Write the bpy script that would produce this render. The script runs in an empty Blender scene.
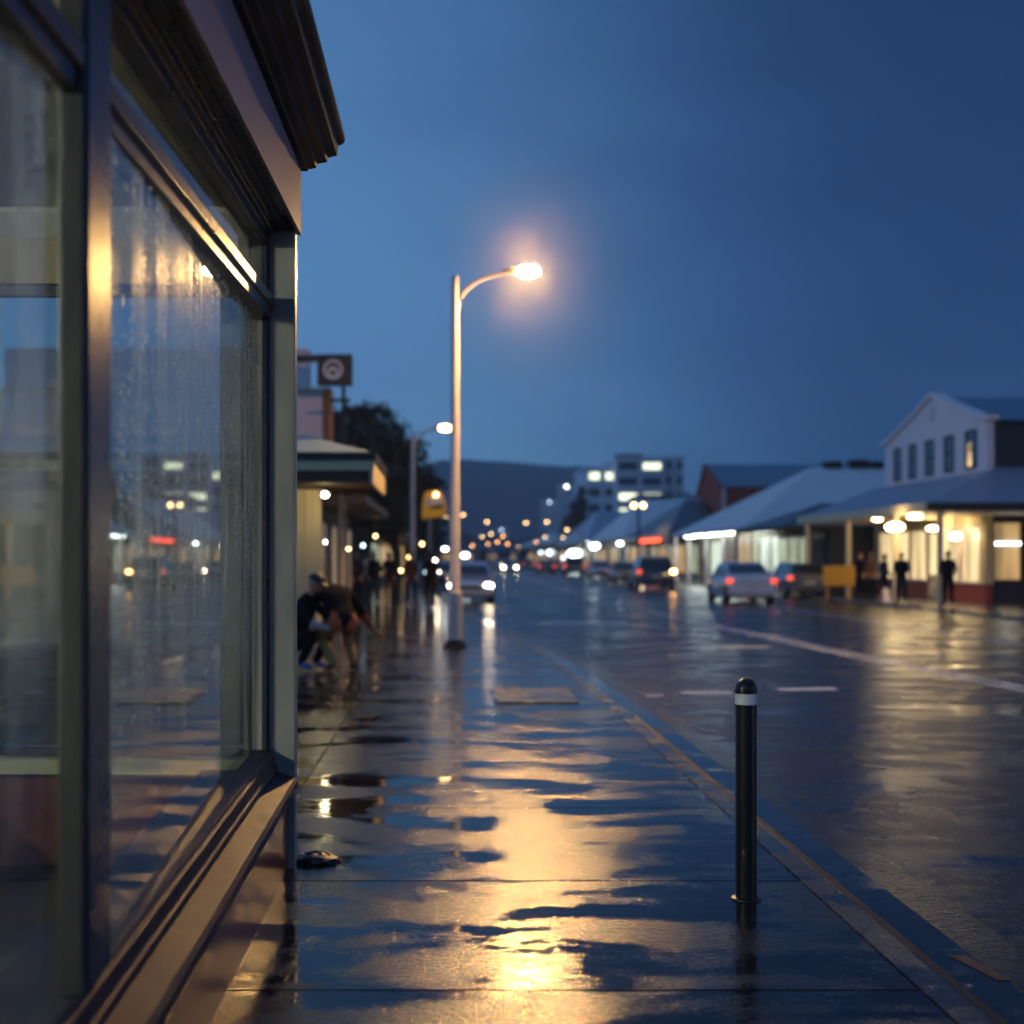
import bpy, bmesh, math, random
from mathutils import Vector, Matrix
R = math.radians
EXPO = 3.5; LS = 2**-EXPO      # camera exposure; lamps are set for exposure 0 and scaled back by it
C = bpy.context.scene.collection
F, CX, HY, CH = 1400.0, 446.0, 558.0, 1.55     # focal length in pixels, vanishing point, eye height

def at(px, py, Y):
    return Vector(((px-CX)/F*Y, Y, CH-(py-HY)/F*Y))
def gnd(px, py, z=0.0):
    Y = (CH-z)*F/(py-HY)
    return Vector(((px-CX)/F*Y, Y, z))

# ------------------------------------------------------------------ materials
def nodes(name):
    m = bpy.data.materials.new(name); m.use_nodes = True
    nt = m.node_tree
    return m, nt, nt.nodes, nt.links, nt.nodes['Principled BSDF']

def mat(name, col, rough=0.5, metal=0.0, var=0.25, scale=3.0, bump=0.0, bscale=40.0, coat=0.0, spec=0.5, emis=None, estr=0):
    m, nt, N, L, p = nodes(name)
    p.inputs['Metallic'].default_value = metal
    p.inputs['Coat Weight'].default_value = coat
    p.inputs['Specular IOR Level'].default_value = spec
    tc = N.new('ShaderNodeTexCoord')
    no = N.new('ShaderNodeTexNoise'); no.inputs['Scale'].default_value = scale; no.inputs['Detail'].default_value = 5
    L.new(tc.outputs['Object'], no.inputs['Vector'])
    mx = N.new('ShaderNodeMix'); mx.data_type = 'RGBA'
    c = Vector(col[:3])
    mx.inputs[6].default_value = (*(c*(1-var)), 1); mx.inputs[7].default_value = (*[min(1, v*(1+var)) for v in c], 1)
    L.new(no.outputs['Fac'], mx.inputs[0]); L.new(mx.outputs[2], p.inputs['Base Color'])
    mr = N.new('ShaderNodeMapRange'); mr.inputs['To Min'].default_value = max(0.02, rough*0.75); mr.inputs['To Max'].default_value = min(1, rough*1.25)
    L.new(no.outputs['Fac'], mr.inputs['Value']); L.new(mr.outputs['Result'], p.inputs['Roughness'])
    if bump > 0:
        n2 = N.new('ShaderNodeTexNoise'); n2.inputs['Scale'].default_value = bscale; n2.inputs['Detail'].default_value = 4
        L.new(tc.outputs['Object'], n2.inputs['Vector'])
        b = N.new('ShaderNodeBump'); b.inputs['Strength'].default_value = bump; b.inputs['Distance'].default_value = 0.01
        L.new(n2.outputs['Fac'], b.inputs['Height']); L.new(b.outputs['Normal'], p.inputs['Normal'])
    if emis:
        p.inputs['Emission Color'].default_value = (*emis, 1); p.inputs['Emission Strength'].default_value = estr*LS
    return m

def lamp_mat(name, col, strength):
    m, nt, N, L, p = nodes(name)
    N.remove(p)
    e = N.new('ShaderNodeEmission'); e.inputs[0].default_value = (*col, 1); e.inputs[1].default_value = strength*LS
    L.new(e.outputs[0], N['Material Output'].inputs[0])
    return m

def thin_glass(name, tint=(0.9, 0.95, 0.95), film=False, amount=1.0):
    """clear pane: transparent + mirror by the Fresnel law, optionally with condensation running down it"""
    m, nt, N, L, p = nodes(name); N.remove(p)
    def math_(op, a, b=None):
        n = N.new('ShaderNodeMath'); n.operation = op
        for i, v in enumerate((a, b)):
            if v is None: continue
            if isinstance(v, (int, float)): n.inputs[i].default_value = v
            else: L.new(v, n.inputs[i])
        return n.outputs[0]
    geo = N.new('ShaderNodeNewGeometry')
    vm = N.new('ShaderNodeVectorMath'); vm.operation = 'DOT_PRODUCT'
    L.new(geo.outputs['Normal'], vm.inputs[0]); L.new(geo.outputs['Incoming'], vm.inputs[1])
    c = math_('ABSOLUTE', vm.outputs['Value'])
    k = math_('POWER', math_('SUBTRACT', 1.0, c), 5.0)
    fr = math_('ADD', math_('MULTIPLY', k, 0.95), 0.045)
    tr = N.new('ShaderNodeBsdfTransparent'); tr.inputs[0].default_value = (*tint, 1)
    gl = N.new('ShaderNodeBsdfGlossy'); gl.inputs['Roughness'].default_value = 0.012
    mx = N.new('ShaderNodeMixShader'); L.new(fr, mx.inputs[0]); L.new(tr.outputs[0], mx.inputs[1]); L.new(gl.outputs[0], mx.inputs[2])
    out = mx.outputs[0]
    if film:
        tc = N.new('ShaderNodeTexCoord')
        def noise(sc, scale, det=4, rough=0.6):
            mp = N.new('ShaderNodeMapping'); mp.inputs['Scale'].default_value = sc
            L.new(tc.outputs['Object'], mp.inputs[0])
            n = N.new('ShaderNodeTexNoise'); n.inputs['Scale'].default_value = scale; n.inputs['Detail'].default_value = det; n.inputs['Roughness'].default_value = rough
            L.new(mp.outputs[0], n.inputs['Vector']); return n.outputs['Fac']
        def rng(v, a, b, c=0.0, d=1.0):
            n = N.new('ShaderNodeMapRange'); n.inputs[1].default_value = a; n.inputs[2].default_value = b; n.inputs[3].default_value = c; n.inputs[4].default_value = d
            L.new(v, n.inputs[0]); return n.outputs[0]
        streak = rng(noise((0, 1, 0.035), 9.0), 0.44, 0.56)
        fine = rng(noise((0, 1, 0.05), 34.0, 2), 0.38, 0.62)
        sep = N.new('ShaderNodeSeparateXYZ'); L.new(tc.outputs['Object'], sep.inputs[0])
        # condensation sits in the upper half of the pane
        up = rng(math_('ADD', sep.outputs[2], math_('MULTIPLY', noise((0, 1, 0.05), 6.0), 1.4)), 1.55, 2.3)
        low = math_('MULTIPLY', rng(sep.outputs[2], 2.75, 1.4, 0.75, 1.0), 1.0)
        fog = math_('MULTIPLY', math_('MULTIPLY', math_('MULTIPLY', streak, fine), up), low)
        # beads of water
        mp = N.new('ShaderNodeMapping'); mp.inputs['Scale'].default_value = (1, .45, 0.8); L.new(tc.outputs['Object'], mp.inputs[0])
        vo = N.new('ShaderNodeTexVoronoi'); vo.inputs['Scale'].default_value = 62.0; L.new(mp.outputs[0], vo.inputs['Vector'])
        bead = math_('MULTIPLY', rng(vo.outputs['Distance'], 0.42, 0.24), rng(math_('ADD', up, rng(noise((0, 1, 0.06), 22.0, 2), 0.5, 0.62)), 0.9, 1.5))
        bmp = N.new('ShaderNodeBump'); bmp.inputs['Strength'].default_value = 1.0; bmp.inputs['Distance'].default_value = 0.004
        L.new(bead, bmp.inputs['Height'])
        g2 = N.new('ShaderNodeBsdfGlossy'); g2.inputs['Roughness'].default_value = 0.22; L.new(bmp.outputs[0], g2.inputs['Normal']); g2.inputs[0].default_value = (.6, .6, .6, 1)
        df = N.new('ShaderNodeBsdfTranslucent'); df.inputs[0].default_value = (0.7, 0.72, 0.75, 1)
        dd = N.new('ShaderNodeBsdfDiffuse'); dd.inputs[0].default_value = (0.7, 0.72, 0.75, 1)
        ad = N.new('ShaderNodeMixShader'); ad.inputs[0].default_value = 0.5; L.new(df.outputs[0], ad.inputs[1]); L.new(dd.outputs[0], ad.inputs[2])
        ad2 = N.new('ShaderNodeMixShader'); ad2.inputs[0].default_value = 0.25; L.new(ad.outputs[0], ad2.inputs[1]); L.new(g2.outputs[0], ad2.inputs[2])
        wet = math_('MAXIMUM', math_('MULTIPLY', fog, 0.55), math_('MULTIPLY', bead, 0.8))
        wet = math_('MULTIPLY', wet, amount); m3 = N.new('ShaderNodeMixShader'); L.new(wet, m3.inputs[0]); L.new(out, m3.inputs[1]); L.new(ad2.outputs[0], m3.inputs[2])
        out = m3.outputs[0]
    L.new(out, N['Material Output'].inputs[0])
    return m

def wet_mat(name, c1, c2, pud_scale=(0.45, 0.8, 1), pud=(0.42, 0.52), r_dry=0.155, r_wet=0.04, bump=1.0, grit=85.0, gdist=0.0019, spec=.42, ripple=0.12):
    """rain-wet paving: smooth standing water in the hollows, gritty film of water on the rest"""
    m, nt, N, L, p = nodes(name)
    tc = N.new('ShaderNodeNewGeometry')
    def noise(sc, scale, det=4, rough=0.55, dist=0.0):
        mp = N.new('ShaderNodeMapping'); mp.inputs['Scale'].default_value = sc
        L.new(tc.outputs['Position'], mp.inputs[0])
        n = N.new('ShaderNodeTexNoise'); n.inputs['Scale'].default_value = scale; n.inputs['Detail'].default_value = det
        n.inputs['Roughness'].default_value = rough; n.inputs['Distortion'].default_value = dist
        L.new(mp.outputs[0], n.inputs['Vector']); return n.outputs['Fac']
    def rng(v, a, b, c=0.0, d=1.0):
        n = N.new('ShaderNodeMapRange'); n.inputs[1].default_value = a; n.inputs[2].default_value = b; n.inputs[3].default_value = c; n.inputs[4].default_value = d
        L.new(v, n.inputs[0]); return n.outputs[0]
    def add(a, b, k):
        n = N.new('ShaderNodeMath'); n.operation = 'MULTIPLY_ADD'; L.new(b, n.inputs[0]); n.inputs[1].default_value = k; L.new(a, n.inputs[2]); return n.outputs[0]
    base = add(noise(pud_scale, 2.5, 6, 0.62, 0.3), noise((1, 1, 1), 38.0, 5, 0.8), .34)
    pm = rng(base, pud[0]+.17, pud[1]+.17)      # 1 = damp film, 0 = puddle
    mx = N.new('ShaderNodeMix'); mx.data_type = 'RGBA'; mx.inputs[6].default_value = (*c1, 1); mx.inputs[7].default_value = (*c2, 1)
    L.new(noise((1, 1, 1), 7.0, 8, 0.7), mx.inputs[0])
    L.new(mx.outputs[2], p.inputs['Base Color'])
    rr = N.new('ShaderNodeMath'); rr.operation = 'MULTIPLY'; L.new(pm, rr.inputs[0]); L.new(rng(noise((1, 1, 1), 2.5, 5), 0.3, 0.7, r_dry*0.75, r_dry*1.2), rr.inputs[1])
    ra = N.new('ShaderNodeMath'); ra.operation = 'ADD'; L.new(rr.outputs[0], ra.inputs[0]); ra.inputs[1].default_value = r_wet
    L.new(ra.outputs[0], p.inputs['Roughness'])
    p.inputs['IOR'].default_value = 1.45; sp0 = rng(pm, 0, 1, spec*.5, spec*1.25)
    gr = rng(noise((1, 1, 1), grit*.8, 2, .5), .36, .62, .25, 1.5)      # stones standing out of the water film
    gm = N.new('ShaderNodeMix'); gm.inputs[2].default_value = 1.0; L.new(pm, gm.inputs[0]); L.new(gr, gm.inputs[3])
    sm = N.new('ShaderNodeMath'); sm.operation = 'MULTIPLY'; L.new(sp0, sm.inputs[0]); L.new(gm.outputs[0], sm.inputs[1]); L.new(sm.outputs[0], p.inputs['Specular IOR Level'])
    g = add(noise((1, 1, 1), grit, 3, 0.6), noise((1, 1, 1), grit*.42, 3, 0.6), 1.3)
    b1 = N.new('ShaderNodeBump'); b1.inputs['Distance'].default_value = gdist; L.new(g, b1.inputs['Height'])
    bs = N.new('ShaderNodeMath'); bs.operation = 'MULTIPLY'; L.new(pm, bs.inputs[0]); bs.inputs[1].default_value = bump
    L.new(bs.outputs[0], b1.inputs['Strength'])
    b2 = N.new('ShaderNodeBump'); b2.inputs['Distance'].default_value = 0.01; b2.inputs['Strength'].default_value = ripple
    L.new(noise((0.5, 1.5, 1), 5.0, 3), b2.inputs['Height']); L.new(b1.outputs[0], b2.inputs['Normal'])
    L.new(b2.outputs[0], p.inputs['Normal'])
    return m

def lit_window(name, col, strength, vary=0.6, scale=1.2, stretch=(1, 1, .15)):
    """a lit room behind glass, seen as uneven brightness"""
    m, nt, N, L, p = nodes(name)
    tc = N.new('ShaderNodeTexCoord'); mp = N.new('ShaderNodeMapping'); mp.inputs['Scale'].default_value = stretch
    L.new(tc.outputs['Object'], mp.inputs[0])
    n = N.new('ShaderNodeTexNoise'); n.inputs['Scale'].default_value = scale; n.inputs['Detail'].default_value = 3; L.new(mp.outputs[0], n.inputs['Vector'])
    r = N.new('ShaderNodeMapRange'); r.inputs[1].default_value = .35; r.inputs[2].default_value = .65; r.inputs[3].default_value = strength*LS*(1-vary); r.inputs[4].default_value = strength*LS*(1+vary*.5)
    L.new(n.outputs['Fac'], r.inputs[0])
    p.inputs['Base Color'].default_value = (.05, .05, .05, 1); p.inputs['Roughness'].default_value = .4
    p.inputs['Emission Color'].default_value = (*col, 1); L.new(r.outputs[0], p.inputs['Emission Strength'])
    return m

SOD = (1.0, 0.55, 0.17); WARM = (1.0, 0.72, 0.34); WHITE = (0.85, 1.0, 0.93); CREAM = (1.0, 0.85, 0.5)
M = dict(
  paving = wet_mat('wet_paving', (0.010, 0.008, 0.008), (0.028, 0.021, 0.018), pud_scale=(0.42, 0.8, 1), pud=(.43, .53)),
  kerb = wet_mat('wet_kerb', (0.03, 0.028, 0.027), (0.06, 0.055, 0.05), pud=(0.38, 0.5), r_dry=0.25),
  asphalt = wet_mat('wet_asphalt', (0.006, 0.006, 0.007), (0.018, 0.017, 0.017), pud_scale=(0.3, 0.5, 1), pud=(0.30, 0.50), r_dry=0.22, r_wet=0.08, bump=1.0, grit=70, gdist=0.0022, spec=.36),
  dirt = wet_mat('wet_ground', (0.02, 0.02, 0.018), (0.04, 0.035, 0.03)),
  groove = mat('groove', (0.01, 0.009, 0.008), 0.6),
  paint = mat('road_paint', (0.75, 0.75, 0.75), 0.35, var=.2, scale=9, bump=.3, bscale=90),
  ypaint = mat('yellow_road_paint', (0.16, 0.06, 0.015), 0.5, var=.4, scale=9),
  tact = wet_mat('tactile_yellow', (0.16, 0.08, 0.014), (0.38, 0.20, 0.03), pud=(.36, .50), r_dry=.22),
  hill = mat('hill_bush', (0.02, 0.03, 0.025), .9, var=.5, scale=.01),
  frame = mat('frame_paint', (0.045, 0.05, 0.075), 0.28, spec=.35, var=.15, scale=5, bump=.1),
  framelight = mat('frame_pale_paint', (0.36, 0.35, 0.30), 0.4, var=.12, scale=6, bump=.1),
  soffitp = mat('brown_soffit', (.10, .06, .04), .9, spec=.1),
  trimgrey = mat('trim_grey_green', (0.03, 0.034, 0.036), 0.4, var=.15),
  wood = mat('stained_timber', (0.06, 0.028, 0.016), 0.3, var=.35, scale=4, bump=.2, bscale=25),
  fascia = mat('fascia_paint', (0.42, 0.33, 0.38), 0.55, var=.1, scale=3, bump=.15),
  cornice = mat('cornice_paint', (0.007, 0.004, 0.004), 0.5, spec=.2, var=.3, bump=.1),
  silp = mat('sill_paint', (0.045, 0.036, 0.046), 0.5, var=.3, spec=.22, scale=7, bump=.15),
  riser = mat('riser_tile', (0.26, 0.055, 0.03), 0.24, var=.3, scale=5, bump=.15, bscale=12),
  intwall = mat('plaster', (0.55, 0.56, 0.5), 0.7, var=.06),
  intcream = mat('cream_plaster', (0.46, 0.38, 0.24), 0.7, var=.08),
  intred = mat('dark_red_panel', (0.12, 0.022, 0.014), 0.4, var=.2),
  intfloor = mat('shop_floor', (0.05, 0.045, 0.04), 0.3, var=.3),
  sillgreen = mat('inner_sill', (0.45, 0.45, 0.3), 0.4, var=.1),
  bollard = mat('black_powdercoat', (0.006, 0.006, 0.008), 0.4, var=.3, bump=.05),
  reflect = mat('reflective_band', (0.92, 0.92, 0.9), 0.4, var=.05, scale=30),
  pole = mat('galvanised', (0.50, 0.47, 0.48), 0.42, metal=.1, var=.12, scale=4, bump=.05),
  pole2 = mat('aged_pole', (0.36, 0.33, 0.31), 0.45, metal=.3, var=.2),
  darkmetal = mat('dark_metal', (0.02, 0.02, 0.022), 0.4, metal=.5),
  cream = mat('cream_paint', (0.66, 0.55, 0.34), 0.55, var=.1),
  ltwall = mat('pale_render', (0.68, 0.58, 0.60), 0.7, var=.08),
  gablew = mat('gable_render', (0.86, 0.70, 0.68), 0.7, var=.08, scale=.8),
  orange = mat('orange_panel', (0.55, 0.14, 0.02), 0.5),
  black = mat('black_panel', (0.012, 0.012, 0.016), 0.5),
  dwall = mat('dark_wall', (0.03, 0.03, 0.035), 0.7),
  roofg = mat('grey_iron_roof', (0.34, 0.33, 0.38), 0.4, metal=.2, var=.1, scale=1.5),
  roofw = mat('pale_iron_roof', (0.80, 0.70, 0.66), 0.55, var=.08, scale=.6),
  roofd = mat('dark_iron_roof', (0.055, 0.065, 0.09), 0.4, var=.15),
  roofb = mat('blue_grey_iron_roof', (0.17, 0.25, 0.31), 0.6, spec=.2, metal=0, var=.1),
  brick = mat('red_brick', (0.26, 0.045, 0.03), 0.8, var=.25, scale=6),
  redriser = mat('red_painted_riser', (0.30, 0.05, 0.02), 0.4, var=.15),
  concrete = mat('office_concrete', (0.72, 0.72, 0.76), 0.8, var=.08, scale=.3),
  officeglass = mat('office_glass', (0.02, 0.035, 0.06), 0.1, var=.2),
  winglass = mat('dark_window_glass', (0.02, 0.03, 0.05), 0.08, var=.2),
  bark = mat('bark', (0.035, 0.028, 0.02), 0.9, bump=.5, bscale=10),
  leaf = mat('leaf', (0.022, 0.032, 0.012), 0.5, var=.5, scale=.7),
  leaf2 = mat('dark_leaf', (0.015, 0.024, 0.012), 0.6, var=.5, scale=.7),
  tyre = mat('tyre', (0.012, 0.012, 0.012), 0.6),
  rim = mat('alloy_rim', (0.35, 0.35, 0.37), 0.3, metal=.8),
  carglass = mat('car_glass', (0.012, 0.016, 0.022), 0.06, coat=.5),
  plate = mat('number_plate', (0.5, 0.5, 0.45), 0.4),
  silver = mat('silver_car_paint', (0.62, 0.60, 0.64), 0.28, metal=.3, coat=1, var=.04),
  white = mat('white_car_paint', (0.62, 0.6, 0.6), 0.3, coat=1, var=.04),
  blackcar = mat('black_car_paint', (0.01, 0.011, 0.015), 0.2, coat=1, var=.1),
  greycar = mat('grey_car_paint', (0.10, 0.10, 0.12), 0.25, metal=.3, coat=1, var=.05),
  redcar = mat('dark_red_car_paint', (0.16, 0.02, 0.015), 0.25, coat=1, var=.05),
  orangecar = mat('bronze_car_paint', (0.40, 0.20, 0.07), 0.3, coat=1, var=.05),
  lenso = mat('faint_glow_red_lens', (0.30, 0.012, 0.01), 0.15, coat=1, emis=(1, .12, .06), estr=.35),  # lamp is off; a weak red glow is put into the lens
  hlo = mat('unlit_headlight', (0.5, 0.5, 0.5), 0.12, coat=1),
  yellow = mat('yellow_panel', (0.72, 0.36, 0.015), 0.5, var=.08),
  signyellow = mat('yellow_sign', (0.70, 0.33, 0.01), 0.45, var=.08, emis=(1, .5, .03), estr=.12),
  logo = mat('pale_logo', (0.62, 0.6, 0.66), 0.5, var=.03),
  skin = mat('skin', (0.42, 0.20, 0.13), 0.5, var=.1),
  hair = mat('dark_hair', (0.012, 0.009, 0.008), 0.5),
  jacket = mat('black_jacket', (0.004, 0.004, 0.006), 0.8, spec=.12, var=.3, bump=.3, bscale=15),
  navy = mat('navy_cloth', (0.012, 0.018, 0.04), 0.7, spec=.12, var=.2),
  orangec = mat('orange_cloth', (0.50, 0.10, 0.025), 0.8, var=.2),
  khaki = mat('mustard_trousers', (0.36, 0.19, 0.05), 0.8, var=.25),
  palec = mat('pale_cloth', (0.42, 0.38, 0.38), 0.8, var=.15),
  brownc = mat('brown_cloth', (0.09, 0.04, 0.02), 0.8, spec=.12, var=.2),
  blueshoe = mat('blue_shoe', (0.02, 0.12, 0.32), 0.5),
  shoe = mat('dark_shoe', (0.012, 0.011, 0.011), 0.4),
  rag = mat('black_rubber', (0.006, 0.006, 0.006), 0.35, bump=.5, bscale=30),
  wires = mat('wire', (0.02, 0.02, 0.02), .6),
)
M['glass'] = thin_glass('shop_glass')
M['wetglass'] = thin_glass('condensed_glass', film=True)
M['drywetglass'] = thin_glass('lightly_condensed_glass', film=True, amount=.4)
E = dict(
  lamp = lamp_mat('sodium_lamp', SOD, 3100.0),
  lampfar = lamp_mat('sodium_lamp_far', SOD, 26.0),
  amber = lamp_mat('amber_lamp', (1, .45, .15), 14.0),
  lamppale = lamp_mat('pale_amber_lamp', (1, .66, .30), 11.0),
  white = lamp_mat('white_lamp', (.88, 1, .95), 20.0),
  cool = lamp_mat('cool_lamp', (.62, .85, 1), 9.0),
  warm = lamp_mat('warm_lamp', (1, .62, .25), 13.0),
  tube = lamp_mat('fluorescent_tube', (.85, 1, .93), 22.0),
  inttube = lamp_mat('interior_tube', (1, .97, .82), 400),
  bulb = lamp_mat('verandah_bulb', (1, .80, .42), 300.0),
  shade = lamp_mat('glass_shade_lamp', (1, .72, .34), 50.0),
  head = lamp_mat('headlight_on', (1, .80, .52), 60.0),
  tail = lamp_mat('taillight_on', (1, .10, .05), 1.7),
  tailb = lamp_mat('taillight_bright', (1, .22, .08), 14.0),
  indic = lamp_mat('indicator_on', (1, .45, .12), 40.0),
  neon = lamp_mat('red_neon', (1, .09, .04), 4.5),
)
M['litcream'] = lit_window('lit_cream_room', (1, .74, .36), 1.1)
M['litfar'] = lit_window('lit_far_room', (1, .74, .40), .4)
M['litwhite'] = lit_window('lit_white_room', (.86, 1, .80), 1.0, scale=.9)
M['litgreen'] = lit_window('lit_pale_green_room', (.85, .95, .62), .45, scale=1.5)
M['litamber'] = lit_window('lit_amber_room', (1, .62, .24), .55)
M['litoffice'] = lit_window('lit_office', (.9, 1, .7), 2.2, vary=.3)
M['litwin'] = lit_window('lit_upper_window', (1, .7, .3), 1.6, vary=.9, scale=1.4, stretch=(1, 1.5, .6))
M['litdim'] = lit_window('dim_room', (1, .62, .3), .12, vary=.8)

# ------------------------------------------------------------------ mesh builder
class MB:
    def __init__(s): s.v = []; s.f = []; s.m = []; s.mi = 0
    def face(s, pts):
        i = len(s.v); s.v += [tuple(p) for p in pts]; s.f.append(tuple(range(i, i+len(pts)))); s.m.append(s.mi)
    def add(s, vs, fs):
        i = len(s.v); s.v += [tuple(p) for p in vs]
        for f in fs: s.f.append(tuple(i+k for k in f)); s.m.append(s.mi)
    def box(s, x0, x1, y0, y1, z0, z1):
        v = [(x, y, z) for z in (z0, z1) for y in (y0, y1) for x in (x0, x1)]
        s.add(v, [(0, 2, 3, 1), (4, 5, 7, 6), (0, 1, 5, 4), (2, 6, 7, 3), (0, 4, 6, 2), (1, 3, 7, 5)]); return s
    def tube(s, path, rad, n=12, cap=True):
        path = [Vector(p) for p in path]
        if isinstance(rad, (int, float)): rad = [rad]*len(path)
        vs = []; fs = []
        for i, p in enumerate(path):
            d = (path[min(i+1, len(path)-1)]-path[max(i-1, 0)]).normalized()
            a = Vector((0, 0, 1)) if abs(d.z) < .9 else Vector((1, 0, 0))
            u = d.cross(a).normalized(); w = d.cross(u)
            for k in range(n):
                t = 2*math.pi*k/n; vs.append(p+(u*math.cos(t)+w*math.sin(t))*rad[i])
        for i in range(len(path)-1):
            for k in range(n):
                fs.append((i*n+k, i*n+(k+1) % n, (i+1)*n+(k+1) % n, (i+1)*n+k))
        if cap: fs.append(tuple(range(n))); fs.append(tuple((len(path)-1)*n+k for k in reversed(range(n))))
        s.add(vs, fs); return s
    def ell(s, c, r, nu=12, nv=8, z0=-1.0, z1=1.0):
        vs = []; fs = []
        t0 = math.asin(z0); t1 = math.asin(z1)
        for j in range(nv+1):
            t = t0+(t1-t0)*j/nv
            for i in range(nu):
                a = 2*math.pi*i/nu
                vs.append((c[0]+r[0]*math.cos(t)*math.cos(a), c[1]+r[1]*math.cos(t)*math.sin(a), c[2]+r[2]*math.sin(t)))
        for j in range(nv):
            for i in range(nu): fs.append((j*nu+i, j*nu+(i+1) % nu, (j+1)*nu+(i+1) % nu, (j+1)*nu+i))
        fs.append(tuple(reversed(range(nu)))); fs.append(tuple(nv*nu+i for i in range(nu)))
        s.add(vs, fs); return s
    def prism(s, poly, axis, a, b):
        """poly: 2-D points in the other two axes, extruded along axis from a to b"""
        def mk(p, t): return {'x': (t, p[0], p[1]), 'y': (p[0], t, p[1]), 'z': (p[0], p[1], t)}[axis]
        n = len(poly); vs = [mk(p, a) for p in poly]+[mk(p, b) for p in poly]
        fs = [tuple(range(n)), tuple(range(2*n-1, n-1, -1))]+[(i, (i+1) % n, n+(i+1) % n, n+i) for i in range(n)]
        s.add(vs, fs); return s
    def build(s, name, m, parent=None, smooth=False, shear=None, bevel=0, flip=True):
        me = bpy.data.meshes.new(name)
        off = Vector(parent['_o']) if parent is not None and '_o' in parent else Vector((0, 0, 0))
        vs = []
        for x, y, z in s.v:
            if shear: z = z+shear*(y-7.05)
            vs.append((x-off.x, y-off.y, z-off.z))
        me.from_pydata(vs, [], s.f)
        ms = m if isinstance(m, (list, tuple)) else [m]
        for q in ms: me.materials.append(q)
        for p, i in zip(me.polygons, s.m): p.material_index = i
        if smooth:
            for p in me.polygons: p.use_smooth = True
        bm = bmesh.new(); bm.from_mesh(me)
        if smooth: bmesh.ops.remove_doubles(bm, verts=bm.verts, dist=1e-5)
        bmesh.ops.recalc_face_normals(bm, faces=bm.faces)
        bm.to_mesh(me); bm.free()
        if smooth:
            try: me.set_sharp_from_angle(angle=R(40))
            except Exception: pass
        o = bpy.data.objects.new(name, me); C.objects.link(o)
        if parent is not None: o.parent = parent
        if bevel:
            b = o.modifiers.new('bevel', 'BEVEL'); b.width = bevel; b.segments = 2; b.limit_method = 'ANGLE'; b.angle_limit = R(35)
        return o

def thing(name, label, cat, loc=(0, 0, 0), group=None):
    o = bpy.data.objects.new(name, None); C.objects.link(o)
    o.location = loc; o['_o'] = tuple(loc); o.empty_display_size = .2
    o['label'] = label; o['category'] = cat
    if group: o['group'] = group
    return o
def subroot(o, parent):      # a mesh part that parents sub-parts keeps the same origin
    o['_o'] = tuple(parent['_o']) if '_o' in parent else (0, 0, 0)
    return o
def tag(o, label, cat=None, group=None, kind=None):
    if label: o['label'] = label
    if cat: o['category'] = cat
    if group: o['group'] = group
    if kind: o['kind'] = kind
    return o
def dup(root, loc, rotz=0, label=None, scale=1):
    kids = {}
    for o in bpy.data.objects:
        if o.parent: kids.setdefault(o.parent.name, []).append(o)
    def rec(o, par):
        c = o.copy(); C.objects.link(c)
        if par: c.parent = par
        for ch in kids.get(o.name, []): rec(ch, c)
        return c
    r = rec(root, None); r.location = loc; r.rotation_euler = (0, 0, rotz); r.scale = (scale,)*3
    if label: r['label'] = label
    return r

# ------------------------------------------------------------------ ground
ZR = -0.10
def kerbx(Y):      # inner edge of the kerb stone
    P = [(-20, 1.70), (15, 1.70), (22, 1.52), (28, 1.15), (36, .62), (46, -.1), (60, -.6), (420, -.6)]
    for (a, xa), (b, xb) in zip(P, P[1:]):
        if a <= Y <= b:
            t = (Y-a)/(b-a); return xa+(xb-xa)*t
    return P[-1][1]
YS = [-12+i*1.5 for i in range(50)]+[64+i*8 for i in range(45)]
def strip(fa, za, fb, zb, ys=YS):
    m = MB()
    vs = []; fs = []
    for y in ys: vs += [(fa(y), y, za), (fb(y), y, zb)]
    for i in range(len(ys)-1): fs.append((2*i, 2*i+1, 2*i+3, 2*i+2))
    m.add(vs, fs); return m
st = lambda o: tag(o, None, kind='structure')
g = MB(); g.face([(-1400, -90, -.16), (1400, -90, -.16), (1400, 1500, -.16), (-1400, 1500, -.16)]); st(g.build('ground', M['dirt']))
g = MB(); g.face([(-2, -80, ZR), (17, -80, ZR), (17, 430, ZR), (-2, 430, ZR)]); st(g.build('road', M['asphalt']))
# left footpath: a bed, and slabs on it
rows = [-8.5, -6.8, -5.1, -3.4, -1.7, 0.0, 1.65, 3.34, 5.02, 6.72, 8.68, 9.78, 11.4, 13.1, 14.8]
while rows[-1] < 62: rows.append(rows[-1]+1.7)
rng = random.Random(4)
g = MB()
for a, b in zip(rows, rows[1:]):
    e = lambda y: kerbx(y)-.004
    cols = [-14.5, -11.8, -9.1, -6.4, -3.7, -.97]
    for c0, c1 in zip(cols, cols[1:]):
        if b < 6.9 and c0 > -6.5: continue
        dz = rng.uniform(-.0012, .0012)
        q = [(c0+.008, a+.009, dz), (c1-.008, a+.009, dz), (c1-.008, b-.009, -dz), (c0+.008, b-.009, -dz)]
        g.face(q); 
        for i in range(4):
            p0, p1 = q[i], q[(i+1) % 4]; g.face([p0, (p0[0], p0[1], -.03), (p1[0], p1[1], -.03), p1])
    dz = rng.uniform(-.0012, .0012); x0 = -.965
    q = [(x0, a+.009, dz), (e(a), a+.009, dz*.4), (e(b), b-.009, -dz*.4), (x0, b-.009, -dz)]
    g.face(q)
    for i in range(4):
        p0, p1 = q[i], q[(i+1) % 4]; g.face([p0, (p0[0], p0[1], -.03), (p1[0], p1[1], -.03), p1])
st(g.build('footpath', M['paving']))
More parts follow.
